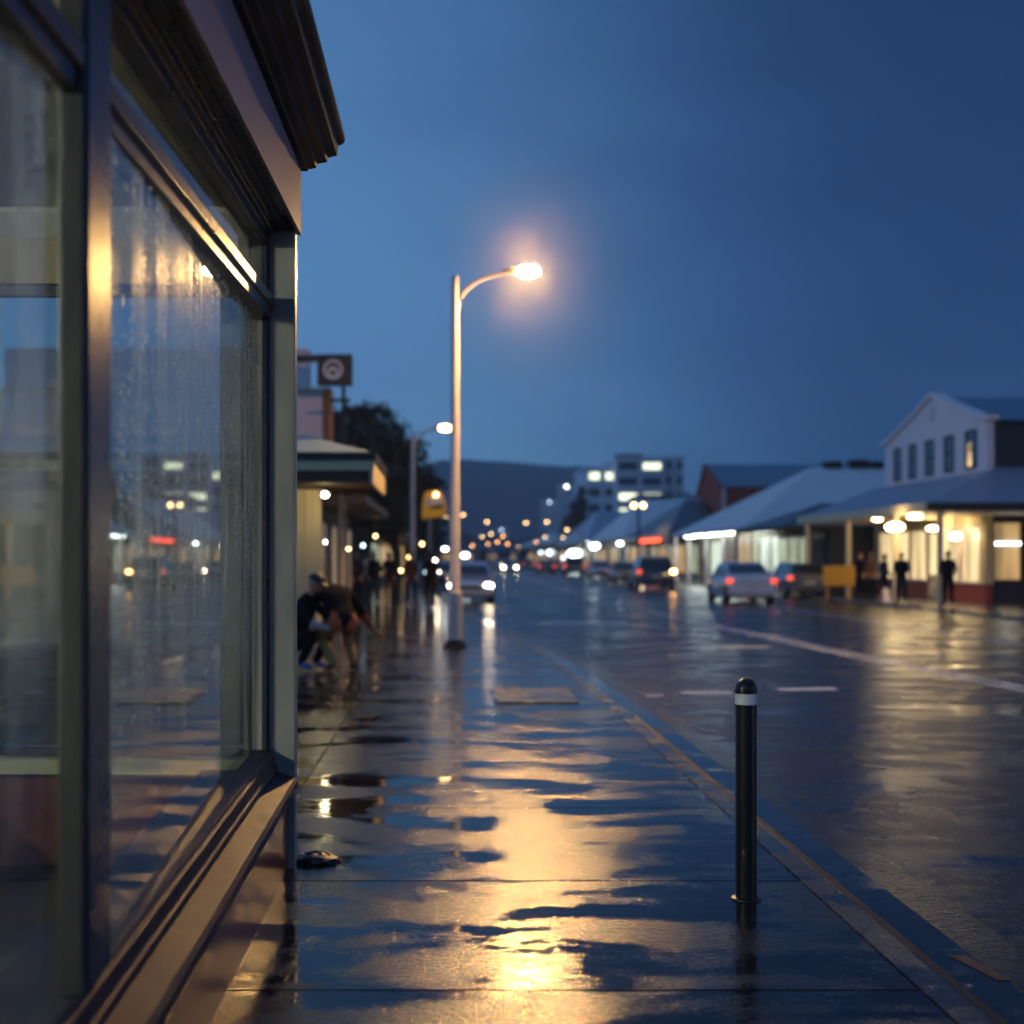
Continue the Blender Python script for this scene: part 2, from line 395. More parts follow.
g = MB(); g.face([(-30, -12, -.02), (1.9, -12, -.02), (1.9, 14, -.02), (-30, 14, -.02)])
vs = strip(lambda y: -30, -.02, lambda y: kerbx(y)+.05, -.02, [14+i*2 for i in range(25)])
g.add(vs.v, vs.f); st(g.build('footpath_bed', M['groove']))
g = strip(lambda y: -30, 0, lambda y: kerbx(y), 0, [62+i*10 for i in range(37)]); st(g.build('far_footpath', M['paving']))
# kerb stones with joints, gutter
g = MB()
y = -10.0
while y < 60:
    y1 = y+1.2
    a0, a1 = kerbx(y)+.008, kerbx(y1-.008)+.008
    sec = [(0, -.12), (0, 0.0), (.12, 0.0), (.145, -.014), (.17, -.12)]
    vs = [(a0+s_, y, z) for s_, z in sec]+[(a1+s_, y1-.008, z) for s_, z in sec]
    g.add(vs, [(i, i+1, i+6, i+5) for i in range(4)]+[(0, 1, 2, 3, 4), (9, 8, 7, 6, 5)])
    y = y1
vs = strip(lambda y: kerbx(y), 0, lambda y: kerbx(y)+.15, 0, [60+i*10 for i in range(37)]); g.add(vs.v, vs.f)
vs = strip(lambda y: kerbx(y)+.15, 0, lambda y: kerbx(y)+.17, -.12, [60+i*10 for i in range(37)]); g.add(vs.v, vs.f)
st(g.build('kerb', M['kerb']))
st(strip(lambda y: kerbx(y)+.166, ZR+.004, lambda y: kerbx(y)+.48, ZR+.008).build('gutter', wet_mat('gutter_water', (.02, .018, .017), (.045, .04, .036), pud=(.52, .66), r_dry=.16, r_wet=.05, spec=.5)))
# ragged seam of newer asphalt beside the gutter
rng = random.Random(9)
edge = {y: .70+rng.uniform(-.05, .05) for y in YS}
st(strip(lambda y: kerbx(y)+.474, ZR+.0085, lambda y: kerbx(y)+edge[y], ZR+.004).build('asphalt_patch', wet_mat('seal_asphalt', (.012, .011, .011), (.03, .026, .024), pud=(.30, .42), r_dry=.16, r_wet=.08, bump=1.0, grit=60, gdist=.003, spec=.3)))
# right footpath and kerb
g = MB(); g.face([(15.35, 20, 0), (60, 20, 0), (60, 430, 0), (15.35, 430, 0)]); st(g.build('footpath_across_road', M['paving']))
g = MB(); g.prism([(15.18, -.12), (15.2, -.012), (15.23, .004), (15.36, .004), (15.36, -.12)], 'y', 20, 430); st(g.build('kerb_across_road', M['kerb']))
# painted markings
zm = ZR+.004
g = MB()
cl = [(9, 7.6), (14, 7.35), (18.3, 7.1), (24, 6.75), (36, 6.35), (60, 6.2), (110, 6.4), (300, 6.6)]
for o1, o2 in ((-.06, .06),):
    for (a, xa), (b, xb) in zip(cl, cl[1:]): g.face([(xa+o1, a, zm), (xa+o2, a, zm), (xb+o2, b, zm), (xb+o1, b, zm)])
for (a, xa), (b, xb) in zip(cl[:5], cl[1:5]): g.face([(xa+.22, a, zm), (xa+.32, a, zm), (xb+.32, b, zm), (xb+.22, b, zm)])
st(g.build('centre_line', M['paint']))
g = MB(); g.face([(10.95, 22, zm), (11.07, 22, zm), (11.2, 130, zm), (11.08, 130, zm)]); st(g.build('parking_line', M['paint']))
g = MB()
for x0, x1, ya, yb in ((2.86, 3.50, 16.95, 17.25), (4.15, 4.92, 17.35, 17.7), (2.3, 2.62, 16.6, 16.8)):
    g.face([(x0, ya, zm), (x1, ya+.12, zm), (x1, yb+.12, zm), (x0, yb, zm)])
g.face([(2.3, 35.0, zm), (4.6, 35.4, zm), (4.6, 36.1, zm), (2.3, 35.7, zm)])
g.face([(4.7, 25.6, zm), (6.0, 25.8, zm), (6.0, 26.1, zm), (4.7, 25.9, zm)])
st(g.build('give_way_marks', M['paint']))
p0, p1 = gnd(948, 955, ZR+.01), gnd(997, 980, ZR+.01)
g = MB(); g.face([p0, p0+Vector((.07, 0, 0)), p1+Vector((.06, 0, 0)), p1]); st(g.build('yellow_kerb_mark', M['ypaint']))
# tactile pad
g = MB(); g.box(.55, 1.42, 14.95, 16.5, .0, .014)
tag(g.build('tactile_pad', M['tact']), 'mustard yellow raised tactile pad set on the wet footpath near the kerb', 'paving pad')

# hills
def hill(name, Y, pts, depth, label=None):
    rg = random.Random(2); m = MB(); nx = 90
    vs = []; fs = []; J = 7
    xs = [pts[0][0]+(pts[-1][0]-pts[0][0])*i/nx for i in range(nx+1)]
    def h(x):
        for (a, za), (b, zb) in zip(pts, pts[1:]):
            if a <= x <= b:
                t = (x-a)/(b-a); t = t*t*(3-2*t); return za+(zb-za)*t
        return pts[-1][1]
    for j in range(J+1):
        t = j/J
        for x in xs:
            wob = 3.2*math.sin(x*.021+j)+2.2*math.sin(x*.057+j*2)+rg.uniform(-.8, .8)
            z = (h(x)+wob*(1 if j > 0 else 0))*math.sin(min(1, t)*math.pi/2) - .3
            vs.append((x, Y+depth*t+18*math.sin(x*.01+t*2), z))
    n = nx+1
    for j in range(J):
        for i in range(nx): fs.append((j*n+i, j*n+i+1, (j+1)*n+i+1, (j+1)*n+i))
    m.add(vs, fs); o = m.build(name, M['hill'], smooth=True); st(o); return o
Yh = 1150
def hz(py, Y=1430): return 1.55+(HY-py)/F*Y
def hx(px, Y=1430): return (px-CX)/F*Y
hill('hill', Yh, [(-1300, 40), (-700, 75), (hx(300), hz(478)), (hx(430), hz(462)), (hx(500), hz(463)), (hx(585), hz(470)), (hx(680), hz(492)), (hx(800), hz(520)), (hx(1000), hz(535)), (1350, 20)], 280)

# ------------------------------------------------------------------ near shop
SH = .0229
shop = thing('shop_building', 'near corner shop with large wet glass front, dark cornice and red tiled base', 'shop', (-.75, 7.05, 0))
GX = -.905      # glass plane
YA, YB = -2.2, 7.05
def sb(m, name, mt, parent=None, smooth=False, bevel=.003):
    return m.build(name, mt, parent or shop, smooth=smooth, shear=SH, bevel=bevel)
def B(*a): return MB().box(*a)
# stall riser, sills
sb(B(-.96, -.785, YA, YB-.02, -.4, .37), 'riser', M['riser'])
m = MB(); m.prism([(-.97, .37), (-.97, .505), (-.87, .50), (-.755, .455), (-.74, .44), (-.74, .405), (-.76, .395), (-.765, .37)], 'y', YA, YB-.045); s1 = subroot(sb(m, 'sill', M['silp']), shop)
m = MB(); m.prism([(-.955, .506), (-.955, .60), (-.868, .60), (-.862, .585), (-.85, .58), (-.845, .53), (-.835, .525), (-.832, .503)], 'y', YA, YB-.10); sb(m, 'bottom_rail', M['silp'])
# corner post (faces the street with a narrow lit edge)
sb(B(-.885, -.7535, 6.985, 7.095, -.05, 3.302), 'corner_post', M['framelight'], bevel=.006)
sb(B(-.909, -.888, 6.93, 7.08, .5, 3.302), 'window_jamb', M['frame'], bevel=.004)
# mullion
sb(B(-.912, -.846, 3.315, 3.54, .605, 3.24), 'mullion', M['frame'], bevel=.008)
sb(B(-.912, -.852, 3.29, 3.313, .605, 3.24), 'mullion_trim', M['trimgrey'], bevel=.004)
sb(B(-.965, -.846, -.65, -.43, .605, 3.24), 'mullion', M['frame'], bevel=.008)
# transom
for a, b in ((YA, -.66), (-.42, 3.29), (3.53, 6.94)):
    sb(MB().prism([(-.96, 2.735), (-.96, 2.85), (-.858, 2.85), (-.850, 2.84), (-.850, 2.792), (-.858, 2.785), (-.866, 2.783), (-.866, 2.735)], 'y', a, b), 'transom', M['wood'], bevel=.002)
# head: stepped timber frame, soffit, fascia, cornice
m = MB(); m.prism([(-.96, 3.10), (-.96, 3.30), (-.752, 3.30), (-.752, 3.215), (-.80, 3.215), (-.80, 3.195), (-.845, 3.195), (-.85, 3.16), (-.875, 3.155), (-.88, 3.10)], 'y', YA, YB-.115); sb(m, 'head_frame', M['wood'])
m = MB(); m.box(-.96, -.735, YA, YB+.05, 3.305, 3.52); m.box(-.752, -.733, YA, YB+.05, 3.185, 3.3045); sb(m, 'fascia', M['fascia'])
m = MB(); m.prism([(-1.0, 3.522), (-1.0, 3.70), (-.515, 3.70), (-.515, 3.675), (-.528, 3.66), (-.55, 3.652), (-.556, 3.60), (-.60, 3.592), (-.607, 3.568), (-.655, 3.56), (-.662, 3.538), (-.70, 3.532), (-.705, 3.522)], 'y', YA-.1, YB+.10); sb(m, 'cornice', M['cornice'])
m = MB(); m.box(-6.2, -.98, YA, YB+.05, 3.60, 3.68); sb(m, 'roof', M['roofg'])
# glass panes (a pane is held very slightly out of square)
def pane(y0, y1, z0, z1, mt, skew=.0):
    t = .006; x0, x1 = GX-skew, GX+skew
    m = MB(); m.add([(x0, y0, z0), (x1, y1, z0), (x1, y1, z1), (x0, y0, z1), (x0-t, y0, z0), (x1-t, y1, z0), (x1-t, y1, z1), (x0-t, y0, z1)],
                    [(0, 1, 2, 3), (7, 6, 5, 4), (0, 4, 5, 1), (1, 5, 6, 2), (2, 6, 7, 3), (3, 7, 4, 0)])
    o = sb(m, 'window_pane', mt, bevel=0); return o
pane(3.545, 6.95, .595, 2.74, M['wetglass'], -.034)
pane(-.45, 3.32, .595, 2.74, M['drywetglass'], .008)
pane(3.50, 6.97, 2.845, 3.12, M['glass'], .008)
pane(-.45, 3.32, 2.845, 3.12, M['glass'])
pane(YA, -.63, .595, 2.74, M['glass']); pane(YA, -.63, 2.845, 3.12, M['glass'])
# inner lining of the window seen through the glass
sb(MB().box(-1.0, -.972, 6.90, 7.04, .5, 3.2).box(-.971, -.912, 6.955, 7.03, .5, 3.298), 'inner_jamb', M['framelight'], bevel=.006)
sb(MB().box(-1.20, -.975, YA, 6.88, .47, .512), 'inner_sill', M['silp'])
# interior
m = MB(); m.box(-6.2, -.97, YA, YB+.05, 3.30, 3.40); sb(m, 'ceiling', M['intwall'])
m = MB(); m.box(-6.2, -.97, YA, YB+.05, -.05, .0); m.build('floor_slab', M['intfloor'], shop)
m = MB(); m.box(-6.35, -6.21, YA, YB+.05, 0, 3.4); sb(m, 'back_wall', M['intcream'])
m = MB(); m.box(-6.2, -.8, YA-.15, YA-.005, 0, 3.3); sb(m, 'side_wall', M['intcream'])
m = MB(); m.box(-6.2, -1.006, YB-.01, YB+.13, 2.93, 3.298); sb(m, 'end_wall_frieze', M['intcream'])
m = MB(); m.prism([(YB-.012, 3.16), (YB-.10, 3.27), (YB-.10, 3.297), (YB-.012, 3.297)], 'x', -6.2, -1.01); sb(m, 'wall_moulding', M['intwall'])
m = MB(); m.box(-6.2, -1.006, YB-.01, YB+.13, .002, .47); sb(m, 'end_wall_base', M['intred'])
m = MB(); m.box(-6.2, -1.006, YB-.09, YB+.15, .475, .55); sb(m, 'end_window_sill', M['sillgreen'])
ew = thing_frame = MB()
m = MB(); m.box(-6.2, -1.006, YB, YB+.07, 2.87, 2.925); m.box(-6.2, -1.006, YB, YB+.07, .555, .60)
for x in (-2.62, -4.3, -6.15): m.box(x-.035, x+.035, YB, YB+.07, .601, 2.869)
fr = subroot(sb(m, 'end_window_frame', M['frame']), shop)
m = MB(); m.box(-6.1, -1.007, YB+.03, YB+.036, .59, 2.88); sb(m, 'end_window_pane', M['glass'], parent=fr, bevel=0)
# things in the shop
t = thing('tube_light', 'fluorescent tube on the ceiling inside the near shop', 'ceiling light', (-5.3, 0.2, 3.16))
MB().box(-5.37, -5.23, -1.5, 1.9, 3.04, 3.12).build('housing', M['intwall'], t)
MB().tube([(-5.3, -1.45, 3.0), (-5.3, 1.85, 3.0)], .03, 8).build('tube', E['inttube'], t)
t = thing('counter', 'low dark red counter standing inside the near shop', 'counter', (-3.6, 4.2, 0))
MB().box(-4.3, -3.0, 2.6, 5.6, 0.02, .86).build('cabinet', M['intred'], t, bevel=.01)
MB().box(-4.35, -2.95, 2.55, 5.65, .863, .9).build('counter_top', M['sillgreen'], t, bevel=.006)
# dark lump against the foot of the post
rg = random.Random(3); m = MB(); m.ell((-.68, 7.16, .0), (.14, .12, .04), 20, 8, 0, 1)
m.v = [(x+rg.uniform(-.014, .014), y+rg.uniform(-.014, .014), max(0.001, z+rg.uniform(-.012, .014) if z > .005 else .001)) for x, y, z in m.v]
tag(m.build('rag', M['rag'], smooth=True), 'crumpled wet black rag at the foot of the shop corner post', 'rag')

# ------------------------------------------------------------------ bollard
bp = gnd(746, 899)
t = thing('bollard', 'slim black bollard with a white reflective band on the wet footpath', 'bollard', bp)
r = .0475; x, y = bp.x, bp.y
MB().tube([(x, y, 0), (x, y, .885)], r, 40).build('post', M['bollard'], t, smooth=True)
MB().tube([(x, y, .886), (x, y, .934)], r+.002, 40).build('reflective_band', M['reflect'], t, smooth=True)
m = MB(); m.tube([(x, y, .935), (x, y, .955), (x, y, .958)], [r+.003, r+.003, r], 40); m.ell((x, y, .956), (r, r, r*1.02), 40, 10, 0, 1)
m.build('cap', M['bollard'], t, smooth=True)
m = MB(); m.tube([(x, y, 0.001), (x, y, .006), (x, y, .012)], [r+.022, r+.02, r+.001], 32); m.build('collar', M['bollard'], t, smooth=True)

# ------------------------------------------------------------------ street lamps
def street_lamp(loc, label, lampmat, H=6.50, reach=1.27, up=0.0, n=20, base=True, dirx=1, r=.085, scale=1.0, group=None, headz=None):
    """tapered pole, swept arm that leaves it below the top, cobra head"""
    x, y, z = loc; t = thing('street_lamp', label, 'street lamp', loc, group)
    hz_ = headz or H+.0
    MB().tube([(x, y, z+.131), (x, y, z+.95)], r*1.55, n).build('pole_base', M['pole'], t, smooth=True) if base else None
    if base:
        pl_ = MB(); pl_.box(x-.21, x+.21, y-.21, y+.21, z+.001, z+.035)
        for bx_ in (-.16, .16):
            for by_ in (-.16, .16): pl_.tube([(x+bx_, y+by_, z+.036), (x+bx_, y+by_, z+.08)], .018, 6)
        pl_.tube([(x, y, z+.036), (x, y, z+.13)], [r*1.75, r*1.6], n); pl_.build('base_plate', M['darkmetal'], t)
    m = MB(); m.tube([(x, y, z+.951 if base else z), (x, y, z+1.02 if base else z+.1), (x, y, z+H-.1), (x, y, z+H-.04)], [r*1.5, r*1.05, r*.78, r*.6], n)
    m.build('pole', M['pole'], t, smooth=True)
    pts = []
    for i in range(15):
        a = i/14*math.pi/2; pts.append((x+dirx*(.04+(reach-.38)*(1-math.cos(a))), y, z+H-.62+(hz_-H+.62)*math.sin(a)))
    pts.append((x+dirx*(reach-.2), y, z+hz_))
    MB().tube(pts, [.045-.0009*i for i in range(len(pts))], 10).build('arm', M['pole'], t, smooth=True)
    hx_, hy, hzz = x+dirx*reach, y, z+hz_
    m = MB(); m.ell((hx_-dirx*.27, hy, hzz+.045), (.20, .09, .055), 20, 6, -.9, 1); h = subroot(m.build('lamp_head', M['pole2'], t, smooth=True), t)
    m = MB(); m.ell((hx_+dirx*.0, hy, hzz+.04), (.20*scale, .12*scale, .09*scale), 16, 8, -1, .98); m.build('lens', lampmat, h, smooth=True)
    return t
b1 = gnd(455, 647)
street_lamp((b1.x, b1.y, 0), 'tall grey street lamp on the near footpath, lit amber over the kerb', E['lamp'])
b2 = at(413, 600, 50.0)
street_lamp((b2.x, b2.y, 0), 'second lit street lamp along the left footpath beyond the awning', E['lampfar'], H=6.05, reach=1.15, headz=6.15, base=False, scale=1.3)

# ball of volume, thinning outwards, added to give the near lamp its halo
def lamp_halo(c, rad, dens, name, label):
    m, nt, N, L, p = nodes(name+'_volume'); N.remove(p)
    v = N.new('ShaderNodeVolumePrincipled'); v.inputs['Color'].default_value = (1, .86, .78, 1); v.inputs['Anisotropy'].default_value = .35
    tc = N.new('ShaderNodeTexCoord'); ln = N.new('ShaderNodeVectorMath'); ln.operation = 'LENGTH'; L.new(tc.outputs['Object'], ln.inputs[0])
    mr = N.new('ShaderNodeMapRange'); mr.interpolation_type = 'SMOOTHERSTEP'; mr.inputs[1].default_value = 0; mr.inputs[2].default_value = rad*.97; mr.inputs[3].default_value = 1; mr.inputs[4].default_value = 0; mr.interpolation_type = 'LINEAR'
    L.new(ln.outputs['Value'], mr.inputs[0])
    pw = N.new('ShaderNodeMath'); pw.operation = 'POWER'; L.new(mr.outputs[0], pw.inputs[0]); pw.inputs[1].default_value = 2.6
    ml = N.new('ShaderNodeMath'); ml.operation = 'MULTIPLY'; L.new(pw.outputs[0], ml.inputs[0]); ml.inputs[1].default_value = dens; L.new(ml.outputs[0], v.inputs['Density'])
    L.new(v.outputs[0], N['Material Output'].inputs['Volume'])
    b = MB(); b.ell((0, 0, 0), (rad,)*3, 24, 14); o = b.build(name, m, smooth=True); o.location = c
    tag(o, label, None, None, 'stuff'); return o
lamp_halo((b1.x+1.27, b1.y, 6.5), 2.7, .018, 'lamp_halo', 'soft halo added as a ball of volume around the near street lamp head')

# far town lamps: each a pole, an arm and a head
def far_lamp(px, py, H, lm, label, dirx=1, rr=.22, arm=1.3):
    Y = (H-CH)*F/(HY-py); X = (px-CX)/F*Y; s = max(1, Y/150)
    t = thing('street_lamp', label, 'street lamp', (X-dirx*arm, Y, 0), 'distant lit street lamps')
    x = X-dirx*arm
    MB().tube([(x, Y, 0), (x, Y, H-.3)], [.11, .07], 6).build('pole', M['pole2'], t)
    MB().tube([(x, Y, H-.35), (x+dirx*.5*arm, Y, H+.1), (X, Y, H+.14)], .05, 5).build('arm', M['pole2'], t)
    MB().ell((X, Y, H), (rr*s*1.15, rr*s, rr*s*.6), 8, 4).build('lamp_head', lm, t)
    return t
FL = [(463, 515, 'warm', 'above the road just right of the near lamp pole'), (487, 522, 'warm', 'first amber light in from the near lamp pole'), (482, 537, 'lamppale', 'low pale light on the left of the road end'),
      (491, 534, 'lamppale', 'dimmer light just above its low left neighbour'), (488, 544, 'amber', 'orange light low over the oncoming cars'), (497.5, 542, 'amber', 'deep orange light in the middle of the low cluster'),
      (507.5, 544, 'amber', 'orange light at the right end of the low cluster'), (496, 550, 'warm', 'lowest and whitest light of the low cluster'), (526, 523, 'warm', 'amber light over the middle of the far road'),
      (547, 522, 'warm', 'brightest amber light left of the dark conifer'), (545, 537, 'lamppale', 'pale light under the brightest amber one'), (563, 537.5, 'lamppale', 'pale light left of the conifer at roof level'), (567, 530, 'lamppale', 'dim light beside the conifer foot'),
      (446, 517, 'lamppale', 'dim light just left of the near lamp pole'),
      (536, 542, 'amber', 'orange light low in the middle of the road end'), (519, 547, 'lamppale', 'pale low light over the middle of the far road'), (472, 546, 'amber', 'orange light just above the white car roof'),
      (554, 545, 'amber', 'orange light low beside the dim greenish sign'), (511, 552, 'amber', 'small orange light just over the pale oncoming car'), (503, 536, 'amber', 'orange light at the top of the low cluster')]
for i, (px, py, k, l) in enumerate(FL):
    far_lamp(px, py, 6.6 if py < 530 else 3.9, E[k], 'distant street lamp, '+l, 1 if i % 2 else -1, rr=.13 if py < 530 else .105)
# lights of houses on the hill
for i, (px, py, s, l) in enumerate([(566.5, 486.5, 1.0, 'house on the hill with the upper left white light'), (578.5, 490.5, .9, 'house on the hill with a light just left of the white flats'),
                                    (549.5, 502, .8, 'house low on the hill with a dim bluish light'), (565, 507.5, 1.2, 'house low on the hill with the brightest white light'),
                                    (501.5, 530, .7, 'house at the hill foot with a faint green light')]):
    Y = 900+i*6; p = at(px, py, Y)
    gz = max(-.3, p.z-6)
    t = thing('hill_house', l, 'house', (p.x, Y, gz-2), 'lit houses on the far hillside')
    MB().box(p.x-5, p.x+5, Y+.3, Y+9, gz-60 if gz > 5 else -.2, p.z+2).build('wall', M['ltwall'], t)
    MB().prism([(Y-.4, p.z+2), (Y+9.7, p.z+2), (Y+4.6, p.z+5)], 'x', p.x-5.5, p.x+5.5).build('roof', M['roofd'], t)
    MB().ell((p.x, Y, p.z), (.8*s, .2, .8*s), 8, 4).build('lit_window', E['cool'] if i in (2, 4) else E['white'], t)

# twin globe lamp
t = thing('twin_lamp', 'tall post with two glowing amber globes by the far right kerb', 'street lamp', (13.1+2.2, 108, 0))
X, Y = 640*1.0, 108; X = (638.5-CX)/F*Y
t.location = (X, Y, 0); t['_o'] = (X, Y, 0)
z = at(638, 507, Y).z
MB().tube([(X, Y, 0), (X, Y, z+.1)], [.14, .08], 10).build('pole', M['darkmetal'], t)
MB().tube([(X-.36, Y, z-.1), (X-.3, Y, z-.25), (X+.3, Y, z-.25), (X+.36, Y, z-.1)], .04, 6).build('cross_arm', M['darkmetal'], t)
for s in (-1, 1): MB().ell((X+s*.36, Y, z+.12), (.19, .19, .19), 12, 8).build('globe', E['warm'], t, smooth=True)

# ------------------------------------------------------------------ trees
def tree(name, label, base, crowns, nleaf, leaf=.22, m=None, trunk=.22, group=None, seed=1, limbs=True):
    rg = random.Random(seed); x, y, z = base
    t = thing(name, label, 'tree', base, group)
    top = max(c[2]+c[5]*.3 for c in crowns)
    b = MB(); b.tube([(x, y, z), (x+.1, y, z+(top-z)*.35), (x-.1, y, z+(top-z)*.8)], [trunk, trunk*.7, trunk*.2], 10)
    if limbs:
        for c in crowns:
            h0 = z+(top-z)*rg.uniform(.3, .5)
            b.tube([(x, y, h0), ((x+c[0])/2, (y+c[1])/2, (h0+c[2])/2+.2), (c[0], c[1], c[2])], [trunk*.45, trunk*.3, trunk*.08], 6)
    b.build('trunk', M['bark'], t, smooth=True)
    b = MB(); tot = sum(c[3]*c[5] for c in crowns)
    for c in crowns:
        n = int(nleaf*c[3]*c[5]/tot); k = max(3, n//60)
        cl = []
        for _ in range(k):
            v = Vector((rg.gauss(0, 1), rg.gauss(0, 1), rg.gauss(0, 1))).normalized()*rg.uniform(.45, 1)**.6
            cl.append(Vector((c[0]+v.x*c[3], c[1]+v.y*c[4], c[2]+v.z*c[5])))
        for _ in range(n):
            q = rg.choice(cl); s_ = .26*min(c[3], c[5])+.1
            p = q+Vector((rg.gauss(0, s_), rg.gauss(0, s_), rg.gauss(0, s_*.7)))
            u = Vector((rg.uniform(-1, 1), rg.uniform(-1, 1), rg.uniform(-1, 1))).normalized()
            w = u.cross(Vector((rg.uniform(-1, 1), rg.uniform(-1, 1), rg.uniform(-1, 1)))).normalized()
            a = leaf*rg.uniform(.6, 1.3)
            b.face([p-u*a, p+w*a*.45, p+u*a, p-w*a*.45])
    b.build('crown', m or M['leaf'], t); return t
def cr(px, py, Y, rx, rz, ry=None):
    p = at(px, py, Y); return (p.x, p.y, p.z, rx, ry or rx, rz)
TG = 'street trees on the left'
tree('street_tree', 'tallest dark street tree behind the shop sign on the left', (at(360, 0, 62).x, 62, 0),
     [cr(362, 432, 62, 1.2, .9), cr(345, 450, 62, 1.1, 1.0), cr(388, 440, 62, 1.2, .8), cr(372, 465, 62, 1.7, 1.1), cr(405, 462, 62, 1.0, .7), cr(330, 430, 62, .9, .7), cr(345, 415, 62, .9, .4), cr(372, 415, 62, .8, .4)], 9000, .13, group=TG, seed=5, trunk=.3)
tree('street_tree', 'low broad tree between the awning and the second lamp', (at(395, 0, 57).x, 57, 0),
     [cr(405, 485, 57, 1.2, .5), cr(425, 480, 57, .75, .38), cr(385, 490, 57, 1.1, .7), cr(362, 495, 57, 1.3, .8), cr(395, 515, 57, 1.1, .8), cr(370, 525, 57, 1.1, .7)], 9000, .13, group=TG, seed=6)
tree('street_tree', 'dark tree in the distance behind the yellow sign', (at(425, 0, 120).x-1, 120, 0),
     [cr(425, 520, 120, 1.8, 1.6), cr(410, 520, 120, 2, 2.2), cr(400, 540, 120, 2.6, 1.8), cr(430, 545, 120, 1.4, 1)], 5000, .28, group=TG, seed=7)
tree('conifer', 'pointed dark conifer left of the white flats', (at(578, 0, 215).x, 215, 0),
     [cr(580, 500, 215, .7, 2), cr(579, 515, 215, 1.3, 2), cr(577, 530, 215, 1.9, 2), cr(574, 545, 215, 2.2, 2)], 5000, .3, M['leaf2'], group='trees by the flats', seed=8)
tree('park_tree', 'round dark tree in front of the white flats', (at(611, 0, 200).x, 200, 0),
     [cr(612, 525, 200, 1.9, 1.4), cr(603, 533, 200, 1.7, 1.2), cr(621, 533, 200, 1.5, 1.1)], 3500, .28, M['leaf2'], group='trees by the flats', seed=9)
rg = random.Random(12)
words = ['leftmost', 'second', 'third', 'fourth', 'fifth', 'sixth', 'seventh', 'rightmost']
for i in range(8):
    px = 425+i*19; Y = 560+rg.uniform(-30, 30)
    tree('far_tree', 'dark tree at the foot of the hill, %s of the eight in the row' % words[i], (at(px, 0, Y).x, Y, -.1),
         [cr(px, 545, Y, 5, 4), cr(px-6, 551, Y, 4.5, 3.5), cr(px+6, 550, Y, 4.5, 3.5)], 900, 1.1, M['leaf2'], group='dark trees at the foot of the hill', seed=20+i, limbs=False)

# ------------------------------------------------------------------ left buildings
# verandah shop beyond the near corner
V = thing('verandah_shop', 'cream walled shop with hipped verandah on the left past the near window', 'shop', (-1.6, 23, 0))
ex, ny, fy = -1.22, 23.0, 27.4
m = MB()
zg = at(0, 452, 23).z
m.add([(ex, ny, zg), (ex, fy, zg), (-9, fy, zg), (-9, ny, zg), (-2.5, ny+1.6, zg+.42), (-2.5, fy, zg+.42), (-9, ny+1.6, zg+.42), (-9, fy, zg+.42)],
      [(0, 4, 6, 3), (0, 1, 5, 4), (4, 5, 7, 6), (0, 3, 2, 1), (1, 2, 7, 5), (3, 6, 7, 2)])
m.build('roof', M['roofb'], V)
m = MB(); m.box(-9, ex+.02, ny-.06, ny-.003, zg-.14, zg-.002); m.box(ex+.003, ex+.07, ny-.05, fy, zg-.14, zg-.002); m.build('gutter', M['black'], V)
m = MB(); m.box(-9, ex-.03, ny-.04, ny+.0, zg-.30, zg-.145); m.box(ex-.028, ex+.03, ny-.03, fy, zg-.52, zg-.143); m.build('fascia', M['cream'], V)
MB().box(-9, ex-.03, ny+.003, fy, zg-.50, zg-.305).build('soffit', M['soffitp'], V)
wx = at(321, 0, 25.2).x
MB().box(-9, wx, 25.2, 25.35, 0, zg-.51).build('end_wall', M['cream'], V)
for i in range(2): MB().box(wx-.05-.2*i-.03, wx-.05-.2*i, 25.17, 25.197, 0, zg-.51).build('wall_batten', M['cream'], V)
MB().box(-9, wx-.3, 25.36, 27.3, 0, zg-.51).build('shopfront', M['dwall'], V)
MB().box(wx-.29, wx-.27, 25.5, 27.2, .5, 2.3).build('window', M['litdim'], V)
for yy in (26.2, 27.2): MB().tube([(ex-.75, yy, 0), (ex-.75, yy, zg-.51)], .03, 10).build('verandah_post', M['pole2'], V)
for px, py, Y in ((325, 495, 24.3),):
    p = at(px, py, Y); t = thing('verandah_light', 'small amber light under the left verandah roof', 'light', p)
    MB().tube([(p.x, p.y, p.z+.04), (p.x, p.y, zg-.50)], .02, 6).build('stem', M['darkmetal'], t)
    MB().ell(p, (.05, .05, .035), 8, 4).build('bulb', E['bulb'], t); MB().ell((p.x, p.y, p.z+.045), (.13, .13, .03), 12, 4, 0, 1).build('light_block_cap', M['darkmetal'], t)  # dark cap added over the bulb to block its upward light
p = at(382, 487, 27.6); t = thing('verandah_light', 'small white light at the outer corner of the left verandah', 'light', p)
MB().tube([(p.x, p.y, p.z+.04), (p.x-.02, p.y, p.z+.16)], .02, 6).build('stem', M['darkmetal'], t); MB().ell(p, (.05, .05, .05), 8, 4).build('bulb', E['warm'], t)
# pale tower building with orange edge
t = thing('tall_shop', 'pale pink walled building with an orange edge behind the left verandah', 'shop', (-5, 43, 0))
xr = at(323, 0, 43).x
MB().box(-14, xr, 43, 44.3, 0, at(0, 391, 43).z).build('wall', M['ltwall'], t)
MB().box(xr+.003, xr+.24, 42.9, 44.0, 0, at(0, 388, 43).z).build('orange_edge', M['orange'], t)
MB().box(-14, xr, 42.9, 44.3, at(0, 391, 43).z+.003, at(0, 388, 43).z).build('coping', M['cream'], t)
x1 = at(316, 0, 47).x; MB().box(-14, x1, 44.35, 45.3, at(0, 387.9, 43).z, at(0, 360, 47).z).build('upper_wall', M['ltwall'], t)
